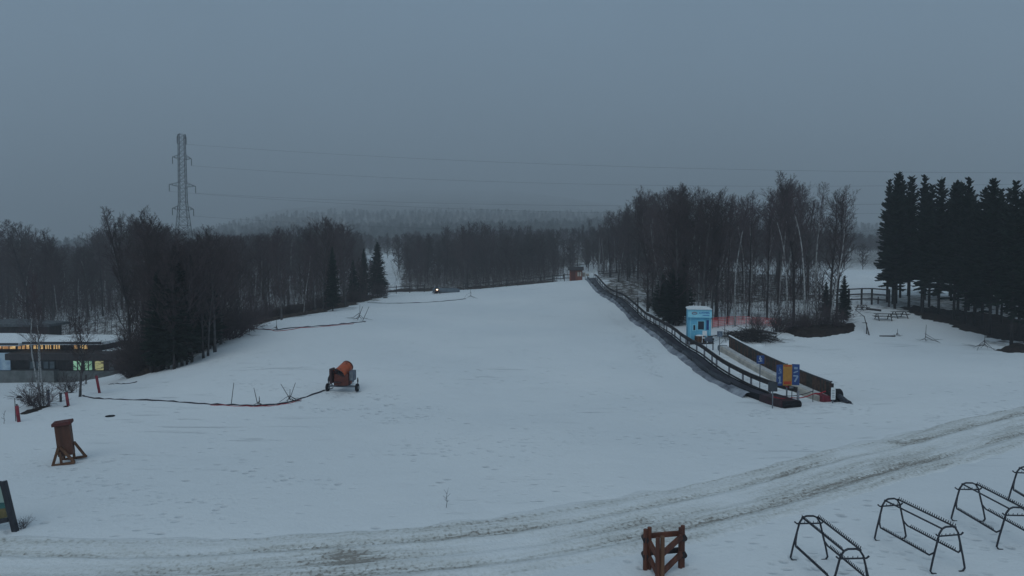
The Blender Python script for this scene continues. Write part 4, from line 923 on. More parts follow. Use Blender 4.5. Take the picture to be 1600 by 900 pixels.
# red rope between the conveyors
def strand(name, pts, r, m, label, cat, n=5, group=None):
    pts = [Vector(p) for p in pts]; b = tuple(pts[0]); o = MB().tube(pts, r, n).shift(b).obj(name, m, smooth=True); o.location = b; return tag(o, label, cat, group)
def sag(a, b, s, n=14): return [a.lerp(b, i/n) - Vector((0,0,4*s*(i/n)*(1-i/n))) for i in range(n+1)]
ra = G(1208,638); rb2 = G(1237,631); rc2 = G(1270,628); rd = G(1290,628)
pts = sag(ra + Vector((0,0,.62)), rb2 + Vector((0,0,.35)), .08) + sag(rb2 + Vector((0,0,.35)), rc2 + Vector((0,0,.45)), .1)[1:] + sag(rc2 + Vector((0,0,.45)), rd + Vector((0,0,.6)), .04)[1:]
strand('red_rope', pts, .028, M_redrope, 'red rope sagging between the lower ends of both conveyors', 'rope')
strand('black_rope', [p + Vector((0,.05,.14)) for p in sag(ra + Vector((0,0,.62)), rc2 + Vector((0,0,.45)), .18)], .022, M_hose, 'dark cord hanging above the red rope', 'rope')
# ------------------------------------------------------------------ blue booth
def booth():
    p = G(1091, 531.5); p.z = h1(p.x, p.y) + .05; t = thing('lift_booth', 'light blue attendant booth with snowy roof beside the conveyor', 'booth', p, R(-11))
    s = p.y / 1000; Ht = 50 * s; Wd = 33 * s; Dp = 1.9
    w = MB(); th = .07
    z1 = Ht * .74
    # walls with window openings at the front: built of panels around the opening
    def front(y, holes, x0, x1, z0, z1_):
        xs = sorted({x0, x1, *[h[0] for h in holes], *[h[1] for h in holes]}); zs = sorted({z0, z1_, *[h[2] for h in holes], *[h[3] for h in holes]})
        for a, b in zip(xs, xs[1:]):
            for c, d in zip(zs, zs[1:]):
                if any(h[0] <= (a+b)/2 <= h[1] and h[2] <= (c+d)/2 <= h[3] for h in holes): continue
                w.box(((a+b)/2, y, (c+d)/2), (b-a, th, d-c))
    hl = [(-Wd*.30, -Wd*.17, Ht*.32, Ht*.50), (-Wd*.09, Wd*.22, Ht*.34, Ht*.62)]
    front(-Dp/2, hl, -Wd/2, Wd/2, 0, Ht)
    w.box((-Wd/2, 0, Ht/2), (th, Dp - th, Ht)).box((Wd/2, 0, Ht/2), (th, Dp - th, Ht)).box((0, Dp/2, Ht/2), (Wd, th, Ht))
    wall = w.obj('wall', M_cyan, t)
    for x0, x1, za, zb in hl:
        f = MB(); 
        for xx in (x0, x1): f.box((xx, -Dp/2 - .045, (za+zb)/2), (.07, .05, zb-za+.1))
        for zz_ in (za, zb): f.box(((x0+x1)/2, -Dp/2 - .047, zz_), (x1-x0, .05, .07))
        fo = f.obj('window', M_cyan2, t); MB().box(((x0+x1)/2, -Dp/2, (za+zb)/2), (x1-x0, .02, zb-za)).obj('pane', M_glass, fo)
    f = MB(); f.box((Wd/2 + .045, -.1, Ht*.48), (.04, Dp*.5, Ht*.3)); fo = f.obj('side_window', M_cyan2, t); MB().box((Wd/2 + .07, -.1, Ht*.48), (.02, Dp*.42, Ht*.26)).obj('pane', M_glass, fo)
    MB().box((Wd*.46, -Dp/2 - .05, Ht*.37), (.10, .03, Ht*.70)).obj('corner_trim', M_cyan2, t); MB().box((-Wd*.40, -Dp/2 - .05, Ht*.37), (.06, .03, Ht*.70)).obj('corner_trim', M_cyan2, t); MB().box((Wd*.36, -Dp/2 - .05, Ht*.50), (Wd*.11, .03, Ht*.30)).obj('blue_strip', M_blue, t)
    fa = MB(); fa.add([(x, y, z) for x in (-Wd*.54, Wd*.54) for (y, z) in ((-Dp/2-.07, Ht*.72), (-Dp/2-.28, Ht*.73), (-Dp/2-.20, Ht*.965), (-Dp/2-.07, Ht*.97))], [(0,1,2,3),(7,6,5,4),(0,4,5,1),(1,5,6,2),(2,6,7,3),(3,7,4,0)])
    fo = fa.obj('fascia', M_cyan2, t)
    # emblem and lettering rows on the fascia (too small in the photograph to be read letter by letter)
    g = MB(); cx, cz = -Wd*.24, Ht*.86
    pts = [(cx + .20*math.cos(a), -Dp/2 - .262, cz + .085*math.sin(a)) for a in [i*PI/8 for i in range(17)]]
    g.tube(pts, .022, 5); g.obj('emblem', M_red, fo)
    g = MB(); rg = random.Random(2); x = -.02
    while x < Wd*.44:
        hh = .14; flat_bar(g, (x, Ht*.85), (x, Ht*.85 + hh), .03, -Dp/2 - .255); flat_bar(g, (x, Ht*.85 + rg.choice([0, hh/2, hh])), (x + .06, Ht*.85 + rg.choice([0, hh/2, hh])), .025, -Dp/2 - .256); x += .105
    flat_bar(g, (.12*Wd, Ht*.80), (.42*Wd, Ht*.80), .05, -Dp/2 - .27)
    g.obj('lettering', mat('blue_print', (.03,.16,.50)), fo)
    rf = MB(); n = 8; prof = []
    for i in range(n+1):
        a = PI * i / n; prof.append((-math.cos(a) * Wd*.56, Ht*.975 + math.sin(a)**.6 * .17))
    vs = []; fs = []
    for yy in (-Dp/2 - .34, Dp/2 + .15):
        vs += [(x, yy, z) for x, z in prof]
    m = n + 1; fs = [(i, i+1, m+i+1, m+i) for i in range(n)] + [tuple(range(m))[::-1], tuple(range(m, 2*m)), (0, m, 2*m-1, m-1)]
    rf.add(vs, fs); rf.obj('roof_snow', M_snowcap, t, smooth=False)
    MB().box((.0, .0, -.06), (Wd*1.15, Dp*1.3, .2)).box((0, -Dp*.85, -.1), (Wd*1.2, .7, .12)).obj('base_skid', M_wood_dark, t)
    return p, Wd, Dp, Ht
bp_, BW, BD, BH = booth()
def loc_on(u, v): return G(u, v)
p = loc_on(1093, 536); t = thing('wooden_crate', 'small orange-brown wooden crate in front of the blue booth', 'crate', p + Vector((0,0,0)), R(9))
mb = MB()
for k in range(4): mb.box((0,-.26,.08 + k*.15), (.62,.03,.13)).box((0,.26,.08 + k*.15), (.62,.03,.13)).box((-.3,0,.08 + k*.15), (.03,.5,.13)).box((.3,0,.08 + k*.15), (.03,.5,.13))
mb.obj('slats', M_wood_tan, t); [MB().box((a_, b_, .3), (.06,.06,.64)).obj('corner_post', M_wood_tan, t) for a_ in (-.25,.25) for b_ in (-.24,.24)]
def snow_lump(rx, ry, rz, seed, n=16):
    mb = MB(); rg = random.Random(seed); rows = 6; vs = []; fs = []
    for i in range(rows + 1):
        a = PI/2 * i / rows
        for j in range(n):
            q = 2*PI*j/n; k = 1 + float(fbm(np.array([math.cos(q)*1.5+seed]), np.array([math.sin(q)*1.5+i*.3]), seed, 2)[0]) * .35
            vs.append((rx*math.cos(a)*math.cos(q)*k, ry*math.cos(a)*math.sin(q)*k, rz*math.sin(a)))
    fs = [(i*n+j, i*n+(j+1)%n, (i+1)*n+(j+1)%n, (i+1)*n+j) for i in range(rows) for j in range(n)]
    mb.add(vs, fs); return mb
mbl = snow_lump(.36,.3,.10,3); mbl.v = [(a,b,c+.61) for a,b,c in mbl.v]; mbl.obj('snow_top', M_snowcap, t, smooth=True)
# snow-covered white chair beside the crate
p = loc_on(1101, 537); t = thing('white_chair', 'white snow-dusted folding chair leaning by the blue booth', 'chair', p, R(-15))
MB().beam((-.22,-.25,0),(-.14,.25,1.0),.04,.04).beam((.22,-.25,0),(.14,.25,1.0),.04,.04).beam((-.22,.28,0),(-.16,-.1,.62),.04,.04).beam((.22,.28,0),(.16,-.1,.62),.04,.04).obj('frame', M_white, t)
MB().box((0,.02,.48),(.44,.44,.05)).obj('seat', M_white, t, bevel=.01); MB().box((0,.22,.85),(.36,.05,.42), Matrix.Rotation(R(-10),3,'X')).obj('backrest', M_white, t, bevel=.02)
p = loc_on(1109, 535); t = thing('grey_bin', 'small grey bin at the right foot of the blue booth', 'bin', p)
MB().box((0,0,.25),(.34,.34,.5),taper=1.12).obj('body', M_grey_box, t, bevel=.03); MB().box((0,0,.52),(.42,.42,.05)).obj('lid', M_dkgrey, t, bevel=.02)
p = loc_on(1129, 548); t = thing('return_unit', 'pale grey rounded box at the upper end of the short conveyor', 'machine', p, math.atan2(_d.y, _d.x))
MB().tube([(0,-.32,.22),(0,.32,.22)], .22, 14).obj('drum', M_steel, t); MB().box((-.3,0,.12),(.5,.62,.24)).obj('housing', M_grey_box, t, bevel=.03)
# brush pile by the booth, sticks and snow
def brush_pile(u, v, n, w, L, label, seed, name='brush_pile', hmax=.5, m=M_bark):
    p = G(u, v); rg = random.Random(seed); mb = MB()
    for i in range(n):
        a = rg.uniform(0, 6.28); x = rg.gauss(0, w*.4); y = rg.gauss(0, w*.28); l = L*rg.uniform(.3,1); z = rg.uniform(.0, hmax) * math.exp(-(x/w)**2*2); tlt = rg.gauss(0,.25)
        d = Vector((math.cos(a)*math.cos(tlt), math.sin(a)*math.cos(tlt), math.sin(tlt))); c = Vector((x, y, z + .05))
        r = rg.uniform(.008,.03); mb.tube([c - d*l/2, c + Vector((0,0,rg.uniform(-.05,.08))), c + d*l/2], [r, r*.8, r*.4], 4)
    o = mb.obj(name, m); o.location = p; return tag(o, label, 'brush pile')
brush_pile(1175, 533, 420, 2.3, 2.2, 'heap of dead branches on the snow between booth and dark bank', 5, hmax=.9)
brush_pile(1150, 526, 160, 2.0, 1.6, 'scattered dead sticks left of the branch heap', 6, hmax=.4)
p = G(1193, 524); o = MB().tube([(-1.2,0,.5),(0,.1,.35),(1.3,.3,.1)], [.10,.12,.08], 8).obj('fallen_log', M_bark); o.location = p; tag(o, 'dark log sticking out at the right of the branch heap', 'log')
for i, (u, v, s) in enumerate([(1138,540,1.2),(1148,536,1.5),(1165,541,1.0),(1185,541,.9)]):
    p = G(u, v); q = MB(); rg = random.Random(40+i)
    o = snow_lump(.5*s,.35*s,.22*s,i+5).obj('snow_clump', M_snowcap, smooth=True); o.location = p - Vector((0,0,.03)); tag(o, 'lump of snow lying among the branch heap sticks', 'snow lump', 'snow lumps by the branch heap')
# vertical stems in front of the mesh fence
for i, (u, v, vt) in enumerate([(1158,522,455),(1166,524,440),(1172,521,450),(1132,522,440),(1145,512,430),(1196,500,455),(1204,500,448),(1218,505,440),(1110,505,430),(1122,512,440)]):
    at_px('dark3' if i % 2 else 'birch0', u, v, vt, 'thin young leafless tree near the pink mesh fence', 'young trees near the pink mesh fence', widen=.8)
# pink-orange plastic mesh fences
def mesh_fence(pts, h, label, seed):
    P0 = smooth_path([Vector(p) for p in pts], .5); rg = random.Random(seed)
    for p in P0: p.z = h1(p.x, p.y)
    b = tuple(P0[0]); t = thing('mesh_fence', label, 'fence', b); mb = MB()
    L = sum((a - c).length for a, c in zip(P0, P0[1:])); n = int(L / .16)
    def at(f): f *= len(P0) - 1; i = min(int(f), len(P0)-2); return P0[i].lerp(P0[i+1], f - i)
    dip = lambda f: h - .28 * abs(float(vn(np.array([f*L*.35]), np.array([seed*1.])) [0]) + .35)
    for k in range(n+1):
        f = k/n; p = at(f); mb.tube([p + Vector((0,0,.12)), p + Vector((0,0,dip(f)))], .024, 3, cap=False)
    rows = 6
    for r in range(rows):
        q = []
        for k in range(0, n+1, 2): f = k/n; p = at(f); q.append(p + Vector((0,0,.12 + (dip(f)-.12)*r/(rows-1))))
        mb.tube(q, .026, 3, cap=False)
    mb.shift(b).obj('netting', M_pink, t)
    for k in range(0, n+1, 16):
        p = at(k/n) - Vector(b); MB().tube([p - Vector((0,0,.1)), p + Vector((0,0,h+.1))], .025, 6).obj('stake', M_bamboo, t)
mesh_fence([G(1113,513), G(1140,509), G(1175,508), G(1220,512)], 1.0, 'pink-orange plastic mesh fence strung between the trees behind the booth', 2)
# ------------------------------------------------------------------ rail fences
def rail_fence(name, pts, h, rails, label, pw=.13, rw=.09, rh=.14, m=M_wood_dark, jitter=.0):
    b = tuple(pts[0]); t = thing(name, label, 'fence', b); pm = MB().box((0,0,h/2-.1), (pw,pw,h+.2)).mesh('post', m)
    for p in pts: o = bpy.data.objects.new('post', pm); COL.objects.link(o); o.parent = t; o.location = Vector(p) - Vector(b)
    for f in rails:
        mb = MB()
        for a, c in zip(pts, pts[1:]):
            mb.beam(Vector(a) + Vector((0,-.08,h*f + random.Random(a[0]).uniform(-jitter,jitter))), Vector(c) + Vector((0,-.08,h*f)), rw, rh)
        mb.shift(b).obj('rail', m, t)
def onY(u, Y): x = (u-800)/1000*Y; return Vector((x, Y, h1(x, Y)))
rail_fence('rail_fence', [onY(u, 117) for u in (560,581,601,619,640,663)], 1.5, (.35,.8), 'dark two-rail wooden fence at the top left of the slope behind the lone spruce')
rail_fence('rail_fence', [onY(u, 118) for u in (724,731,751,771,791,809,825,844,863,882,892)], 1.5, (.35,.75), 'dark rail fence running along the slope crest up to the small hut', jitter=.15)
rail_fence('rail_fence', [G(u, v) for u, v in ((1302,478),(1326,477),(1346,476),(1362,476),(1389,479))], 2.0, (.35,.65,.97), 'dark three-rail wooden fence left of the tall spruces', pw=.16)
rail_fence('rail_fence', [onY(u, 136) for u in (936,952,968,984,1000)], 1.3, (.5,.9), 'faint rail fence in the trees by the top of the conveyor')
for i, (u, v, h, lab) in enumerate([(1372,475,.9,'short dark stake just right of the three-rail fence posts'),(964,478,2.2,'dark upright pole beside the upper railing'),(997,485,2.0,'second dark upright pole further down the railing')]):
    p = G(u, v) if i == 0 else onY(u, (0, 84, 74)[i]); o = MB().tube([(0,0,-.2),(0,0,h)], [.09,.07], 7).obj('wooden_pole', M_wood_dark); o.location = p; tag(o, lab, 'pole')
# small hut at the lift top
p = onY(900, 117.5); p.z -= .1; t = thing('lift_hut', 'small reddish-brown hut at the top end of the conveyor', 'hut', p, R(-8))
MB().box((0,0,1.05),(2.3,2.0,2.1)).obj('wall', mat('hut_red', (.26,.085,.05), (.15,.05,.035), scale=3, stretch=(4,4,.4)), t)
mb = MB(); mb.add([(x,y,z) for x in (-1.4,1.4) for y,z in ((-1.3,2.05),(0,2.65),(1.3,2.05),(1.3,1.95),(0,2.5),(-1.3,1.95))], [(0,1,4,5),(1,2,3,4),(6,11,10,7),(7,10,9,8),(0,6,7,1),(1,7,8,2),(5,4,10,11),(4,3,9,10),(0,5,11,6),(2,8,9,3)]); mb.obj('roof', M_wood_dark, t)
f = MB().box((.65,-1.03,1.3),(.7,.05,.8)).obj('window', M_cream, t); MB().box((.65,-1.065,1.3),(.1,.03,.8)).obj('mullion', M_wood_dark, f); MB().box((-.45,-1.02,.95),(.8,.05,1.8)).obj('door', M_rust, t)
p = onY(911, 117.5); t = thing('notice_board', 'pale upright board standing right of the small crest hut', 'board', p); MB().box((0,0,1.0),(.9,.06,.8)).obj('panel', M_cream, t); MB().beam((-.4,.05,0),(-.4,.05,1.3),.08,.08).beam((.4,.05,0),(.4,.05,1.3),.08,.08).obj('post', M_wood_dark, t)
p = onY(918, 119); t = thing('notice_board', 'second smaller pale board near the conveyor top', 'board', p); MB().box((0,0,.9),(.6,.06,.5)).obj('panel', M_cream, t); MB().beam((0,.05,0),(0,.05,1.1),.08,.08).obj('post', M_wood_dark, t)
p = onY(928, 121); t = thing('white_marker', 'narrow white upright marker just above the conveyor top', 'marker', p); MB().box((0,0,1.5),(.32,.08,.85)).obj('panel', M_white, t); MB().beam((0,.06,0),(0,.06,1.5),.07,.07).obj('post', M_steel, t)
# snowmobile with lit lamp on the crest
p = onY(684, 109); p.z = G(684,459).z; p = G(682, 458.5); t = thing('snowmobile', 'small red-brown snowmobile with its lamp lit on the slope crest', 'snowmobile', p, R(-75))
mb = MB(); mb.add([(-.9,-.3,.35),(-.9,.3,.35),(.7,.38,.3),(.7,-.38,.3),(-.8,-.25,.75),(-.8,.25,.75),(.1,.3,.8),(.1,-.3,.8),(.75,.2,.65),(.75,-.2,.65)], [(3,2,1,0),(4,7,6,5),(0,1,5,4),(1,2,8,6,5),(0,4,7,9,3),(6,8,9,7),(2,3,9,8)]); mb.obj('body', M_rust, t, bevel=.05)
MB().box((-.3,0,.86),(.9,.34,.16)).obj('seat', M_rubber, t, bevel=.04); MB().box((-.35,0,.17),(1.7,.42,.3)).obj('track', M_rubber, t, bevel=.08)
for s in (-1, 1): MB().beam((.3,s*.45,.06),(1.3,s*.45,.06),.14,.05).beam((.7,s*.45,.06),(.5,s*.2,.45),.05,.05).obj('ski', M_black, t)
MB().add([(.35,-.3,.85),(.35,.3,.85),(.15,.22,1.2),(.15,-.22,1.2),(.32,-.3,.85),(.32,.3,.85),(.12,.22,1.2),(.12,-.22,1.2)], [(0,1,2,3),(7,6,5,4),(0,3,7,4),(1,5,6,2),(3,2,6,7)]).obj('windscreen', M_glass, t)
MB().box((.78,-.0,.68),(.08,.24,.15)).obj('headlight', mat('lamp', (1,.85,.6), emit=(1,.78,.5), es=4), t)
p = G(700, 457); t = thing('cargo_sled', 'long dark tarpaulined sled right of the lit snowmobile', 'sled', p, R(2))
mb = MB(); mb.sweep([(-2.6,0,0),(-1.8,0,0),(0,0,0),(1.4,0,-.05),(2.0,0,-.2)], [(-.6,.1),(-.55,.55),(-.2,.78),(.2,.8),(.55,.55),(.6,.1)]); mb.obj('load', mat('tarp_grey', (.13,.16,.19), (.08,.10,.12), scale=2, bump=.4), t, smooth=False)
mb = MB(); mb.beam((-2.7,-.5,.05),(2.3,-.5,.05),.1,.1).beam((-2.7,.5,.05),(2.3,.5,.05),.1,.1); mb.obj('runner', M_black, t)
# ------------------------------------------------------------------ snow gun
def snow_gun():
    p = G(536, 611); t = thing('snow_gun', 'orange fan snow gun on a two-wheeled carriage standing on the slope', 'snow gun', p, R(-4)); t.scale = (1.0,)*3
    S = p.y / 37.0
    for s in (-1, 1):
        w = MB(); w.tube([(s*.86 - .07, -.1, .23), (s*.86 + .07, -.1, .23)], .23, 20); wo = w.obj('wheel', M_rubber, t, bevel=.03)
        MB().tube([(s*.86 - .075, -.1, .23), (s*.86 + .075, -.1, .23)], .11, 14).obj('rim', M_steel, wo)
        MB().tube([(s*.86, .02, .2), (s*.86, .02, .78)], .03, 8).tube([(s*.86, .02, .55), (s*.86, .02, .68)], .045, 8).obj('jack_leg', M_black, t)
    MB().beam((-.8,-.1,.30),(.8,-.1,.30),.10,.10).beam((-.35,-.1,.34),(-.12,1.2,.30),.09,.09).beam((.35,-.1,.34),(.12,1.2,.30),.09,.09).beam((0,1.0,.28),(0,1.9,.22),.09,.09).obj('chassis', M_steel, t)
    MB().tube([(0,-.05,.33),(0,-.05,.42)], .36, 18).obj('turntable', M_black, t)
    # yoke sides and hopper-like hood
    b = MB(); b.box((.04,-.12,.72),(.86,.72,.66), taper=.94); b.obj('machine_housing', M_rust, t, bevel=.05)  # dark red-brown is orange paint with its shade put into the colour
    for s in (-1, 1): MB().beam((s*.47,-.05,.42),(s*.47,-.02,1.15),.05,.16).obj('yoke_arm', M_orange if s > 0 else M_black, t)
    # barrel: lathe along its axis, pointing uphill away from the camera and upwards
    ax = Vector((.20, .88, .36)).normalized(); o = Vector((-.10, -.40, .98))
    prof = [(0,.36),(.05,.41),(.13,.41),(.25,.38),(.45,.365),(.80,.355),(.95,.34)]
    a1 = ax.orthogonal().normalized(); a2 = ax.cross(a1); n = 28
    def lathe(prof, cap0=False, cap1=False):
        mb = MB(); vs = [o + ax*d + (a1*math.cos(2*PI*j/n) + a2*math.sin(2*PI*j/n))*r for d, r in prof for j in range(n)]
        fs = [(i*n+j, i*n+(j+1)%n, (i+1)*n+(j+1)%n, (i+1)*n+j) for i in range(len(prof)-1) for j in range(n)]
        if cap0: fs.append(tuple(range(n))[::-1])
        if cap1: fs.append(tuple((len(prof)-1)*n + j for j in range(n)))
        mb.add(vs, fs); return mb
    br = lathe(prof + [(.95,.31),(.8,.31),(.3,.33),(.05,.35),(0,.36)]).obj('barrel', M_orange, t, smooth=True)
    lathe([(.92,.30),(1.0,.35),(1.04,.35),(1.04,.30),(.92,.30)]).obj('nozzle_ring', M_rust, br)
    g = MB()
    for r in (.12,.2,.28,.36): g.tube([o - ax*.03 + (a1*math.cos(2*PI*j/20) + a2*math.sin(2*PI*j/20))*r for j in range(21)], .01, 4)
    for j in range(12): g.tube([o - ax*.03, o - ax*.03 + (a1*math.cos(2*PI*j/12) + a2*math.sin(2*PI*j/12))*.37], .01, 4)
    g.obj('intake_grille', M_black, br); lathe([(.28,.0),(.28,.10),(.5,.10),(.5,.0)], True, True).obj('fan_hub', M_black, br)
    fb = MB()
    for j in range(7):
        a = 2*PI*j/7; u_ = a1*math.cos(a) + a2*math.sin(a); v_ = ax.cross(u_); c = o + ax*.36
        fb.add([c + u_*.08 - v_*.04 - ax*.03, c + u_*.08 + v_*.04 + ax*.03, c + u_*.34 + v_*.09 + ax*.04, c + u_*.34 - v_*.09 - ax*.04], [(0,1,2,3)])
    fb.obj('fan_blades', M_rubber, br)
    # black square guard with intake shroud on the left and control cabinet on the right
    MB().box((-.50,-.36,.95),(.12,.5,.86), Matrix.Rotation(R(-8),3,'Z')).box((-.20,-.50,1.335),(.58,.06,.07)).box((-.20,-.50,.60),(.58,.06,.07)).obj('intake_guard', mat('guard_dark', (.07,.03,.028), (.02,.017,.018), rough=.6, scale=3), t, bevel=.04)
    cb = MB().box((.58,-.02,.92),(.26,.5,.56)).obj('control_cabinet', M_grey_box, t, bevel=.02); MB().box((.58,-.285,.92),(.2,.02,.46)).obj('cabinet_door', M_steel, cb)
    MB().tube([(-.52,-.45,1.2),(-.66,-.45,.9),(-.62,-.42,.55),(-.50,-.3,.42)], .022, 6).tube([(-.45,-.5,.7),(-.58,-.5,.5),(-.48,-.4,.38)], .02, 6).tube([(.5,-.3,.62),(.56,-.35,.48),(.42,-.3,.4)], .03, 6).obj('hose', M_hose, t)
    return p
gp_ = snow_gun()
# ------------------------------------------------------------------ hoses, fallen ropes, stakes
def ground_line(name, uvs, r, m, label, cat, jit=.05, step=.35, lift=.02, seed=1):
    pts = smooth_path([G(u, v) for u, v in uvs], step); rg = random.Random(seed); out = []
    for p in pts: x = p.x + rg.uniform(-jit, jit); y = p.y + rg.uniform(-jit, jit); out.append(Vector((x, y, h1(x, y) + lift + rg.uniform(-.03, .03))))
    return strand(name, out, r, m, label, cat)
ground_line('hose', [(130,619),(155,623),(210,625),(270,628),(330,632),(395,634),(440,631),(480,620),(512,609),(520,606)], .045, M_hose, 'dark hose lying on the snow from the left tree to the snow gun', 'hose')
ground_line('red_rope', [(330,633),(395,635.5),(440,632.5),(470,625)], .02, M_redrope, 'thin red cord beside the dark hose left of the snow gun', 'rope', seed=4)
ground_line('fallen_net', [(376,513),(400,514),(432,516),(455,513),(480,511),(520,508),(550,505),(572,503)], .05, M_hose, 'dark fallen rope net lying across the upper slope', 'net', jit=.16, step=.5)
ground_line('red_rope', [(376,514),(432,517),(470,513),(520,509),(556,506)], .025, M_redrope, 'thin reddish cord lying with the fallen net across the upper slope', 'rope', jit=.2, step=.6, seed=6)
ground_line('rope_line', [(575,473),(610,474),(660,473),(700,470),(728,467)], .055, M_hose, 'dark rope line on the snow just below the crest fence', 'rope', jit=.15, step=.7, seed=8)
ground_line('small_branch', [(170,601),(195,600),(215,597)], .03, M_hose, 'thin dark stick on the snow below the lodge', 'stick', seed=9)
def stake(u, v, u2, v2, label, r=.018, group=None):
    a = G(u, v); h = ztop(a.x, a.y, v2) - a.z; x2 = (u2 - u)/1000*a.y
    return strand('bamboo_stake', [a - Vector((0,0,.1)), a + Vector((x2, 0, h))], [r, r*.7], M_bamboo, label, 'stake', 6)
for u, v, u2, v2, lab in [(361,631,366,598,'upright thin stake left of the leaning ones by the hose'),(403,631,397,606,'stake leaning left in the middle of the hose line'),(403,631,406,622,'short stub of a stake beside the middle stake'),
    (455,624,439,600,'stake leaning left of the crossed pair near the snow gun'),(453,620,462,598,'stake leaning right of the crossed pair near the snow gun'),
    (558,500,567,479,'left one of two leaning poles at the fallen net'),(566,501,577,479,'right one of two leaning poles at the fallen net'),(25,658,24,622,'thin upright rod above the far left red padded pole')]:
    stake(u, v, u2, v2, lab, .022 if v > 520 else .035)
def tripod(u, v, s, label, seed, k=7):
    p = G(u, v); rg = random.Random(seed); mb = MB()
    for i in range(k):
        a = rg.uniform(0, 6.28); L = s*rg.uniform(.4,1.2); q = s*.5*rg.uniform(.3,1.3); mb.tube([(rg.gauss(0,.05),rg.gauss(0,.05),q), (math.cos(a)*L*.5, math.sin(a)*L*.5, q*rg.uniform(.3,.7)), (math.cos(a+.2)*L, math.sin(a+.2)*L, rg.choice([.02,.02,.2*s]))], [.02,.016,.009], 4)
    mb.tube([(0,0,s*.3),(.03*s,0,s*1.25)], [.025,.012], 4)
    o = mb.obj('stick_bundle', M_bark); o.location = p; tag(o, label, 'sticks')
tripod(453, 628, .55, 'small bundle of sticks where the crossed stakes meet the hose', 1); tripod(405, 634, .4, 'small twig tuft on the hose at the middle stake', 2)
tripod(562, 501, 1.3, 'dark stick bundle at the right end of the fallen net', 3, 9); tripod(432, 515, .7, 'low stick bundle in the middle of the fallen net', 4)
tripod(735, 466, 1.5, 'pile of broken poles at the end of the rope line below the crest', 5); tripod(1446, 534, 1.15, 'tepee-shaped dead branch on the snow left of the spruces', 6, 9)
tripod(1538, 546, 1.5, 'bundle of dead branches at the foot of the spruces', 7, 11); tripod(1402, 525, .5, 'small grey twig tuft on the snow near the picnic tables', 8, 6)
tripod(380, 514, 1.0, 'dark sticks at the left end of the fallen net', 9, 9)
def twig(u, v, s, label, seed, name='dead_twig', k=5, r=.008):
    p = G(u, v); rg = random.Random(seed); mb = MB(); q = [Vector((0,0,-.03)), Vector((.05*s,0,.3*s)), Vector((.02*s,0,.55*s)), Vector((.12*s,0,1.0*s))]; mb.tube(q, [r*1.3,r,r,r*.5], 4)
    for i in range(k): f = rg.uniform(.25,.9); i0 = min(int(f*3),2); b = q[i0].lerp(q[i0+1], f*3-i0); mb.tube([b, b + Vector((rg.choice([-1,1])*rg.uniform(.1,.22)*s, rg.gauss(0,.08)*s, rg.uniform(.05,.25)*s))], [r*.8,r*.4], 4)
    o = mb.obj(name, M_bark); o.location = p; tag(o, label, 'twig')
twig(697, 793, .62, 'lone dead twig sticking out of the snow in the centre foreground', 1)
for u, v, s, lab, k in [(6,662,.6,'tiny dry stalk on the snow at the far left edge',3),(1372,700,.0001,'',0)]:
    if s > .01: twig(u, v, s, lab, 3, name='dry_stalk')
p = G(172, 650.5); o = MB().tube([(0,0,-.02),(0,0,.03)], .19, 18).obj('drain_cover', M_rubber); o.scale = (1.15,1,1); o.location = p; tag(o, 'flat dark disc lying on the snow behind the wooden pillar', 'disc')
p = G(1387, 526); o = MB().tube([(-.7,0,.05),(.7,.1,.04)], .06, 6).obj('fallen_log', M_bark); o.location = p; tag(o, 'short dark log on the snow below the picnic tables', 'log')
for i, (u0, v0, u1, v1, lab) in enumerate([(1337,500,1358,524,'bent dark branch right of the dark bank'),(1347,511,1354,522,'short dark branch end beside the bent one')]):
    a, b = G(u0, v0), G(u1, v1); a.z += 1.0 - i*.6; strand('fallen_branch', [a, a.lerp(b,.5) + Vector((.2,0,.5)), b + Vector((0,0,.05))], [.025,.035,.045], M_bark, lab, 'branch')
# ------------------------------------------------------------------ picnic tables
def picnic(u, v, rz, label, s=1.0):
    p = G(u, v); t = thing('picnic_table', label, 'picnic table', p, rz, 'picnic tables on the snow by the spruces'); t.scale = (s,)*3
    mb = MB()
    for k in range(5): mb.box((0, -.32 + k*.16, .74), (1.9,.14,.04))
    mb.obj('table_top', M_wood_dark, t)
    for sg in (-1, 1): MB().box((0, sg*.68 - .08, .44), (1.9,.14,.04)).box((0, sg*.68 + .08, .44), (1.9,.14,.04)).obj('bench', M_wood_dark, t)
    for sx in (-1, 1): MB().beam((sx*.7,-.72,-.1),(sx*.7,-.2,.72),.05,.10).beam((sx*.7,.72,-.1),(sx*.7,.2,.72),.05,.10).beam((sx*.745,-.78,.40),(sx*.745,.78,.40),.04,.10).obj('leg_frame', M_wood_dark, t)
picnic(1347, 484, .5, 'dark picnic table nearest the three-rail fence', .7); picnic(1380, 500, -.15, 'dark picnic table in the middle of the group of three', .85); picnic(1405, 496, .1, 'dark picnic table closest to the tall spruces', .8)
a = G(1363, 490); strand('fallen_branch', [a + Vector((-.4,.6,.5)), a + Vector((.9,-.1,.35))], .12, M_bark, 'dark board leaning on the middle picnic table', 'board')
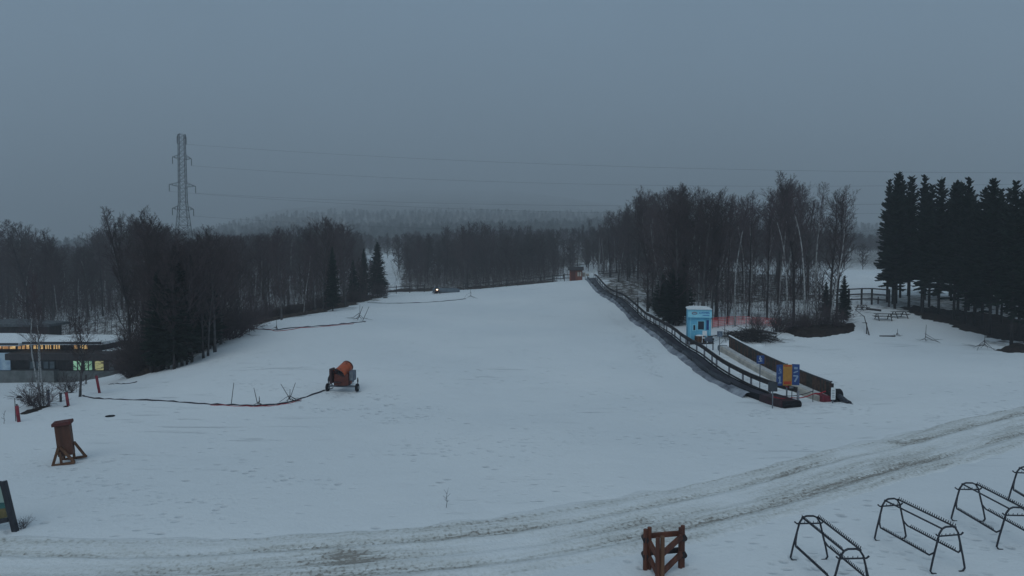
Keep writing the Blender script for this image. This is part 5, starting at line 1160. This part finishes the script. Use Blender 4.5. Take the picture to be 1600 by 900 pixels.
# ------------------------------------------------------------------ left foreground things
def padded_pole(u, v, vt, du, label, dark=False, r=.07):
    p = G(u, v); h = ztop(p.x, p.y, vt) - p.z; x = du/1000*p.y; t = thing('padded_pole', label, 'pole', p, 0, None if dark else 'red padded poles by the lodge')
    MB().tube([(0,0,-.1),(x,0,h)], r, 12).obj('padding', M_red if not dark else M_wood_dark, t, smooth=True, bevel=0); MB().tube([(x,0,h-.01),(x*1.05,0,h+.08)], r*.5, 8).obj('pole_tip', M_bamboo, t)
padded_pole(30, 659, 634, -3, 'red padded pole furthest left beside the dark soil patch'); padded_pole(107, 634, 613, -3, 'short red padded pole left of the dark leaning trunk'); padded_pole(156, 614, 587, -5, 'tallest red padded pole standing before the lodge'); padded_pole(134.5, 600, 586, 0, 'short dark red pole far behind the leaning trunk', True, .05)
p = G(30, 622); o = snow_lump(.16,.12,.16,5,12).obj('dark_ball', M_rubber, smooth=True); o.location = p + Vector((0,0,.15)); o.location.z = h1(p.x, p.y); tag(o, 'round dark lump on the snow near the far left rod', 'lump')
# clump of bare stems and the leaning dark tree before the lodge
at_px('birch1', 64, 634, 455, 'pale multi-forked tree in front of the lodge at the far left', widen=1.1); at_px('birch2', 69, 632, 430, 'pale leaning stem right of the forked tree before the lodge')
at_px('birch0', 60, 633, 480, 'shorter pale stem left of the forked tree before the lodge'); at_px('dark4', 125, 620, 500, 'dark spreading tree with short trunk in front of the green-lit windows', widen=1.5)
for i, (u, v, s, lab) in enumerate([(66,636,.95,'leafless shrub around the foot of the pale forked tree'),(110,614,.9,'rounded leafless shrub left of the dark leaning trunk'),(50,634,.7,'low leafless shrub left of the pale forked tree')]):
    p = G(u, v); bush(p.x, p.y, s, lab, i=i)
drape('soil_patch', gp((26,646),(40,640),(60,637),(72,634),(84,632),(78,637),(60,641),(44,648),(32,652)), .12, M_earth, 'dark soil patch on the snow beside the far left red pole', 'soil patch', lump=.12, rag=.5, seed=22)
drape('soil_patch', gp((92,634),(112,632),(112,636),(96,638)), .1, M_earth, 'small dark soil patch under the short red pole', 'soil patch', lump=.1, rag=.3, seed=23)
for i, (u, v, h, lab, m) in enumerate([(76,633,.75,'small blue post right of the forked tree',M_grey_box),(95,628,.45,'short dark post behind the short red pole',M_dkgrey)]):
    p = G(u, v); t = thing('utility_post', lab, 'post', p); MB().tube([(0,0,-.1),(0,0,h)], .06, 10).obj('shaft', m, t); MB().tube([(0,0,h),(0,0,h+.05)], .085, 10).obj('cap', M_dkgrey, t)
# wooden pillar stand on A-shaped feet
p = G(106, 722); t = thing('wooden_pillar', 'brown wooden pillar stand with cap and splayed braced feet', 'pillar', p, R(-6)); t.rotation_euler = (0, R(-5), R(24)); t.scale = (.95,.95,.95)
MB().box((0,0,.92),(.50,.42,1.22), taper=1.0).obj('column', mat('pillar_brown', (.11,.045,.028), (.06,.026,.017), scale=4, stretch=(1,1,.15), rough=.7, bump=.3), t, bevel=.015); MB().box((0,0,1.59),(.64,.56,.13)).obj('cap', mat('cap_brown', (.12,.035,.03), (.07,.02,.018), scale=5), t, bevel=.02)
for (sx, sy, rz) in ((-1,-1,0),(1,1,0)):
    pass
MB().beam((-.46,-.30,.04),(.32,-.40,.04),.10,.08).obj('foot', M_wood_tan, t); MB().beam((-.25,.40,.04),(.60,.26,.04),.10,.08).obj('foot', M_wood_tan, t)
for a, b in (((-.42,-.32,.06),(-.20,-.24,.68)),((.28,-.38,.06),(-.12,-.24,.68)),((.55,.26,.06),(.27,.1,.74)),((-.22,.40,.06),(.0,.22,.7))): MB().beam(a, b, .07, .09).obj('brace', M_wood_tan, t)
MB().beam((-.16,-.235,.05),(-.16,-.235,.5),.08,.08).beam((.2,.16,.05),(.2,.16,.4),.08,.08).obj('leg', M_wood_tan, t)
# framed map board at the left edge
p = G(24, 830); t = thing('map_board', 'dark framed map board cut off by the left edge', 'sign board', p); t.rotation_euler = (0, R(-11), R(4))
MB().box((0,0,.70),(.14,.13,1.5)).obj('post', M_black, t, bevel=.02); MB().box((-1.75,0,.70),(.13,.13,1.5)).obj('post', M_black, t, bevel=.02)
MB().box((-.87,0,1.40),(1.58,.14,.13)).box((-.87,0,.37),(1.58,.14,.13)).obj('frame', M_black, t, bevel=.02)
pn = MB().box((-.87,0,.885),(1.58,.05,.90)).obj('map_panel', mat('map_sky', (.33,.42,.36), (.26,.36,.34), scale=2), t)
mb = MB(); mb.add([(-1.66,-.03,.445),(-.09,-.03,.445),(-.09,-.03,.86),(-.3,-.03,.90),(-.6,-.03,1.02),(-.9,-.03,.92),(-1.3,-.03,1.06),(-1.66,-.03,.9)], [tuple(range(8))]); mb.obj('map_hills', mat('map_teal', (.05,.16,.15), (.035,.10,.10), scale=3), pn)
mb = MB(); mb.add([(-1.66,-.034,.445),(-.09,-.034,.445),(-.09,-.034,.70),(-.5,-.034,.74),(-1.66,-.034,.66)], [tuple(range(5))]); mb.obj('map_ground', mat('map_tan', (.20,.15,.07), (.10,.09,.04), scale=5), pn)
p = G(36, 826); bush(p.x, p.y, .22, 'tiny dry tuft at the foot of the map board post', i=0)
# ------------------------------------------------------------------ corner fence in the foreground
def corner_fence():
    pts = [G(1011.5, 890), G(1031, 905), G(1065, 887)]
    c = (pts[0] + pts[2]) / 2; c.z = 0; c = Vector((pts[1].x, pts[1].y, h1(pts[1].x, pts[1].y))); t = thing('corner_fence', 'three-sided fence of red-brown split posts and crossed rails in the foreground', 'fence', c)
    L = [p - c for p in pts]; L[1] = Vector((0, -.0, -.0)); hs = [1.0, 1.0, 1.0]
    # posts are pairs of half logs; the middle post is the nearest
    pp = [[(-.052,0),(.055,.04)], [(-.055,0),(.055,0)], [(-.032,0),(.035,.05)]]
    for i, (l, h) in enumerate(zip(L, hs)):
        for j, (dx, dy) in enumerate(pp[i]):
            z0 = l.z - .15; MB().tube([(l.x+dx, l.y+dy, z0), (l.x+dx, l.y+dy, l.z + h*.5), (l.x+dx, l.y+dy, l.z + h + (.03 if j else 0))], [.058,.056,.052], 9).obj('post', M_wood_red if not (i == 1 and j == 1) else M_wood_tan, t)
    A, B, C = L
    back = (A + Vector((0,.12,0)), C + Vector((0,.12,0)))
    for z in (.78, .36): MB().beam(back[0] + Vector((0,0,z)), back[1] + Vector((0,0,z+.03)), .06, .12).obj('rail', M_wood_dark if z < .5 else M_wood_red, t)
    for z0, z1 in ((.55,.82),(.10,.40)): MB().beam(B + Vector((.05,.08,z0)), C + Vector((-.03,-.09,z1)), .06, .13).obj('rail', M_wood_red, t)
    for z0, z1 in ((.52,.72),(.12,.34)): MB().beam(B + Vector((-.05,.08,z0)), A + Vector((.03,-.09,z1)), .06, .13).obj('rail', M_wood_red, t)
    for l, sx in ((A, -1), (C, 1)):
        for z in (.32, .74): MB().tube([(l.x + sx*.05, l.y-.05, z), (l.x + sx*.05, l.y+.18, z)], .075, 10).obj('rail_end', M_wood_dark, t)
corner_fence()
# ------------------------------------------------------------------ ski racks
def rack_parts(t, RT_TEETH):
    L, Wf, Wt, Hh = RK; r = .024
    def arch(x):
        pts = []
        def leg(sy):
            return [(x, sy*(Wf/2 - .16), -.01), (x, sy*(Wf/2 - .05), .0), (x, sy*Wf/2, .07), (x, sy*(Wf/2-.06), .35), (x, sy*(Wt/2 + .03), Hh - .16), (x, sy*(Wt/2 - .05), Hh - .04), (x, sy*(Wt/2-.14), Hh)]
        return leg(-1) + leg(1)[::-1]
    for x in (-L/2, L/2): MB().tube(arch(x), r, 8).obj('end_frame', M_black, t, smooth=True)
    yb = lambda z: Wt/2 + (Wf/2 - Wt/2) * (1 - z/Hh)
    def toothed(y, z, x0, x1, teeth, name, end=True):
        mb = MB(); mb.tube([(x0, y, z), (x1, y, z)], r*.95, 8); sg = 1 if y > 0 else -1
        if teeth:
            n = int(abs(x1 - x0) / .068)
            for i in range(n): xx = x0 + (x1-x0)*(i+.5)/n; mb.tube([(xx, y, z+.01), (xx, y + sg*.02, z+.075)], [.013,.009], 5)
        return mb
    for sy, tt in ((-1, RT_TEETH[0]), (1, RT_TEETH[1])):
        toothed(sy*(Wt/2 - .03), Hh - .03, -L/2, L/2, tt, '').obj('top_bar', M_black, t, smooth=True)
        # lower bar hangs in a loop between the two end frames
        zl = Hh*.36; y0 = sy*(yb(zl) + .02); z1 = zl + .12; y1 = sy*(yb(z1 + .2) + .01)
        mb = MB(); pts = [(-L/2, sy*(yb(Hh*.62)), Hh*.62), (-L/2+.02, sy*(yb(zl+.12)), zl + .10), (-L/2+.12, y0, zl), (L/2-.12, y0, zl), (L/2-.02, sy*(yb(zl+.12)), zl+.10), (L/2, sy*(yb(Hh*.62)), Hh*.62)]
        mb.tube(pts, r*.95, 8)
        n = 24
        for i in range(n): xx = -L/2 + .2 + (L-.4)*(i+.5)/n; mb.tube([(xx, y0, zl+.01), (xx, y0 + sy*.02, zl+.075)], [.013,.009], 5)
        mb.obj('lower_bar', M_black, t, smooth=True)
    for x, s in ((-L/2, -1), (L/2, 1)):
        z = Hh*.82; w = yb(z) + .10; mb = MB(); mb.tube([(x + s*.03, -w, z+.05), (x + s*.03, -w+.06, z), (x + s*.03, w-.06, z), (x + s*.03, w, z+.05)], r*.85, 8)
        for i in range(5): yy = -w + .15 + (2*w-.3)*i/4; mb.tube([(x+s*.03, yy, z+.01), (x+s*.04, yy, z+.06)], .008, 5)
        mb.obj('cross_bar', M_black, t, smooth=True)
RK = (1.85, .95, .46, 1.12); RT_TEETH = (True, False)
def rp_at(u, v, z):  # point at height z above the ground seen at this place in the photograph
    a, dy, dz = ray(u, v); Y = 12.0
    for _ in range(30):
        x = a * Y / dy; zz_ = h1(x, Y) + z; Y = (zz_ - CAM_Z) / dz * dy
    return Vector((a * Y / dy, Y, h1(a * Y / dy, Y)))
racks = [((1273,812),(1322,851),'leftmost black tubular ski rack standing on the snow'),((1403,784),(1470,817),'black ski rack second from the left with full frame in view'),((1519,757),(1583,790),'third black ski rack from the left near the right edge'),((1604,730),(1666,762),'rightmost black ski rack cut off by the right edge')]
for i, (a, b, lab) in enumerate(racks):
    A, B = rp_at(*a, RK[3]), rp_at(*b, RK[3]); d = B - A; m = (A + B) / 2; m.z = h1(m.x, m.y); print('rack', i, tuple(round(q,2) for q in m), round(d.length, 2))
    if i == 0: first = thing('ski_rack', lab, 'ski rack', m, math.atan2(d.y, d.x), 'black ski racks in the right foreground'); rack_parts(first, (True, True))
    elif i == 1: first = thing('ski_rack', lab, 'ski rack', m, math.atan2(d.y, d.x), 'black ski racks in the right foreground'); rack_parts(first, (False, True))
    else: dup(first, m, math.atan2(d.y, d.x), label=lab)
# ------------------------------------------------------------------ air, light, world
def haze():
    zb = float(ZZ.min()) - 1.0; zt = float(max(ZZ.max() + 20, 60)); print('haze', zb, zt)
    mb = MB(); mb.box((0, 2470, (zb + zt)/2), (12400, 5080, zt - zb)); o = mb.obj('haze', bpy.data.materials.new('haze_air')); m = o.data.materials[0]; m.use_nodes = True; nt = m.node_tree
    for nd in list(nt.nodes):
        if nd.type == 'BSDF_PRINCIPLED': nt.nodes.remove(nd)
    pv = nt.nodes.new('ShaderNodeVolumePrincipled'); pv.inputs['Color'].default_value = (.90,.94,.98,1); pv.inputs['Density'].default_value = HAZE
    nt.links.new(pv.outputs[0], nt.nodes['Material Output'].inputs['Volume']); tag(o, 'even cold mist hanging over the slope and hills', 'haze', kind='stuff')
HAZE = .0008
haze()
wd = bpy.data.worlds.new('World'); SC.world = wd; wd.use_nodes = True; nt = wd.node_tree; bg = nt.nodes['Background']; L = nt.links.new
SE, SA = R(52), R(200)
sky = nt.nodes.new('ShaderNodeTexSky'); sky.sky_type = 'NISHITA'; sky.sun_disc = False; sky.sun_elevation = SE; sky.sun_rotation = SA; sky.air_density = 1.5; sky.dust_density = 4
tc = nt.nodes.new('ShaderNodeTexCoord'); sx = nt.nodes.new('ShaderNodeSeparateXYZ'); L(tc.outputs['Generated'], sx.inputs[0])
rp_ = nt.nodes.new('ShaderNodeValToRGB'); e = rp_.color_ramp.elements; L(sx.outputs['Z'], rp_.inputs[0])
e[0].position = 0; e[0].color = (.24,.335,.43,1); e[1].position = 1; e[1].color = (.25,.355,.44,1)
for pos, c in ((.06,(.240,.340,.445)),(.16,(.222,.324,.436)),(.38,(.190,.290,.402)),(.55,(.22,.32,.41))):
    q = e.new(pos); q.color = (*c, 1)
# slow cloud mottling
nz = nt.nodes.new('ShaderNodeTexNoise'); nz.inputs['Scale'].default_value = 1.6; nz.inputs['Detail'].default_value = 5; L(tc.outputs['Generated'], nz.inputs['Vector'])
mr = nt.nodes.new('ShaderNodeMapRange'); mr.inputs[1].default_value = .3; mr.inputs[2].default_value = .7; mr.inputs[3].default_value = 8.6; mr.inputs[4].default_value = 10.5; L(nz.outputs['Fac'], mr.inputs[0])
sc_ = nt.nodes.new('ShaderNodeVectorMath'); sc_.operation = 'SCALE'; L(rp_.outputs[0], sc_.inputs[0]); L(mr.outputs[0], sc_.inputs['Scale'])
mxs = nt.nodes.new('ShaderNodeMix'); mxs.data_type = 'RGBA'; mxs.inputs[0].default_value = .03; L(sc_.outputs[0], mxs.inputs[6]); L(sky.outputs[0], mxs.inputs[7]); L(mxs.outputs[2], bg.inputs['Color']); bg.inputs['Strength'].default_value = .1
sl = bpy.data.lights.new('sun', 'SUN'); so = bpy.data.objects.new('sun', sl); COL.objects.link(so); sl.energy = .50; sl.angle = R(40); sl.color = (.90,.98,.98)
dv = Vector((math.sin(SA)*math.cos(SE), math.cos(SA)*math.cos(SE), math.sin(SE))); so.rotation_euler = (-dv).to_track_quat('-Z', 'Y').to_euler()
SC.view_settings.view_transform = 'Standard'; SC.view_settings.look = 'None'; SC.view_settings.exposure = 0; SC.view_settings.gamma = 1; SC.view_settings.use_curve_mapping = False
SC.cycles.use_denoising = True; SC.cycles.max_bounces = 6; SC.cycles.volume_bounces = 1; SC.cycles.transparent_max_bounces = 8
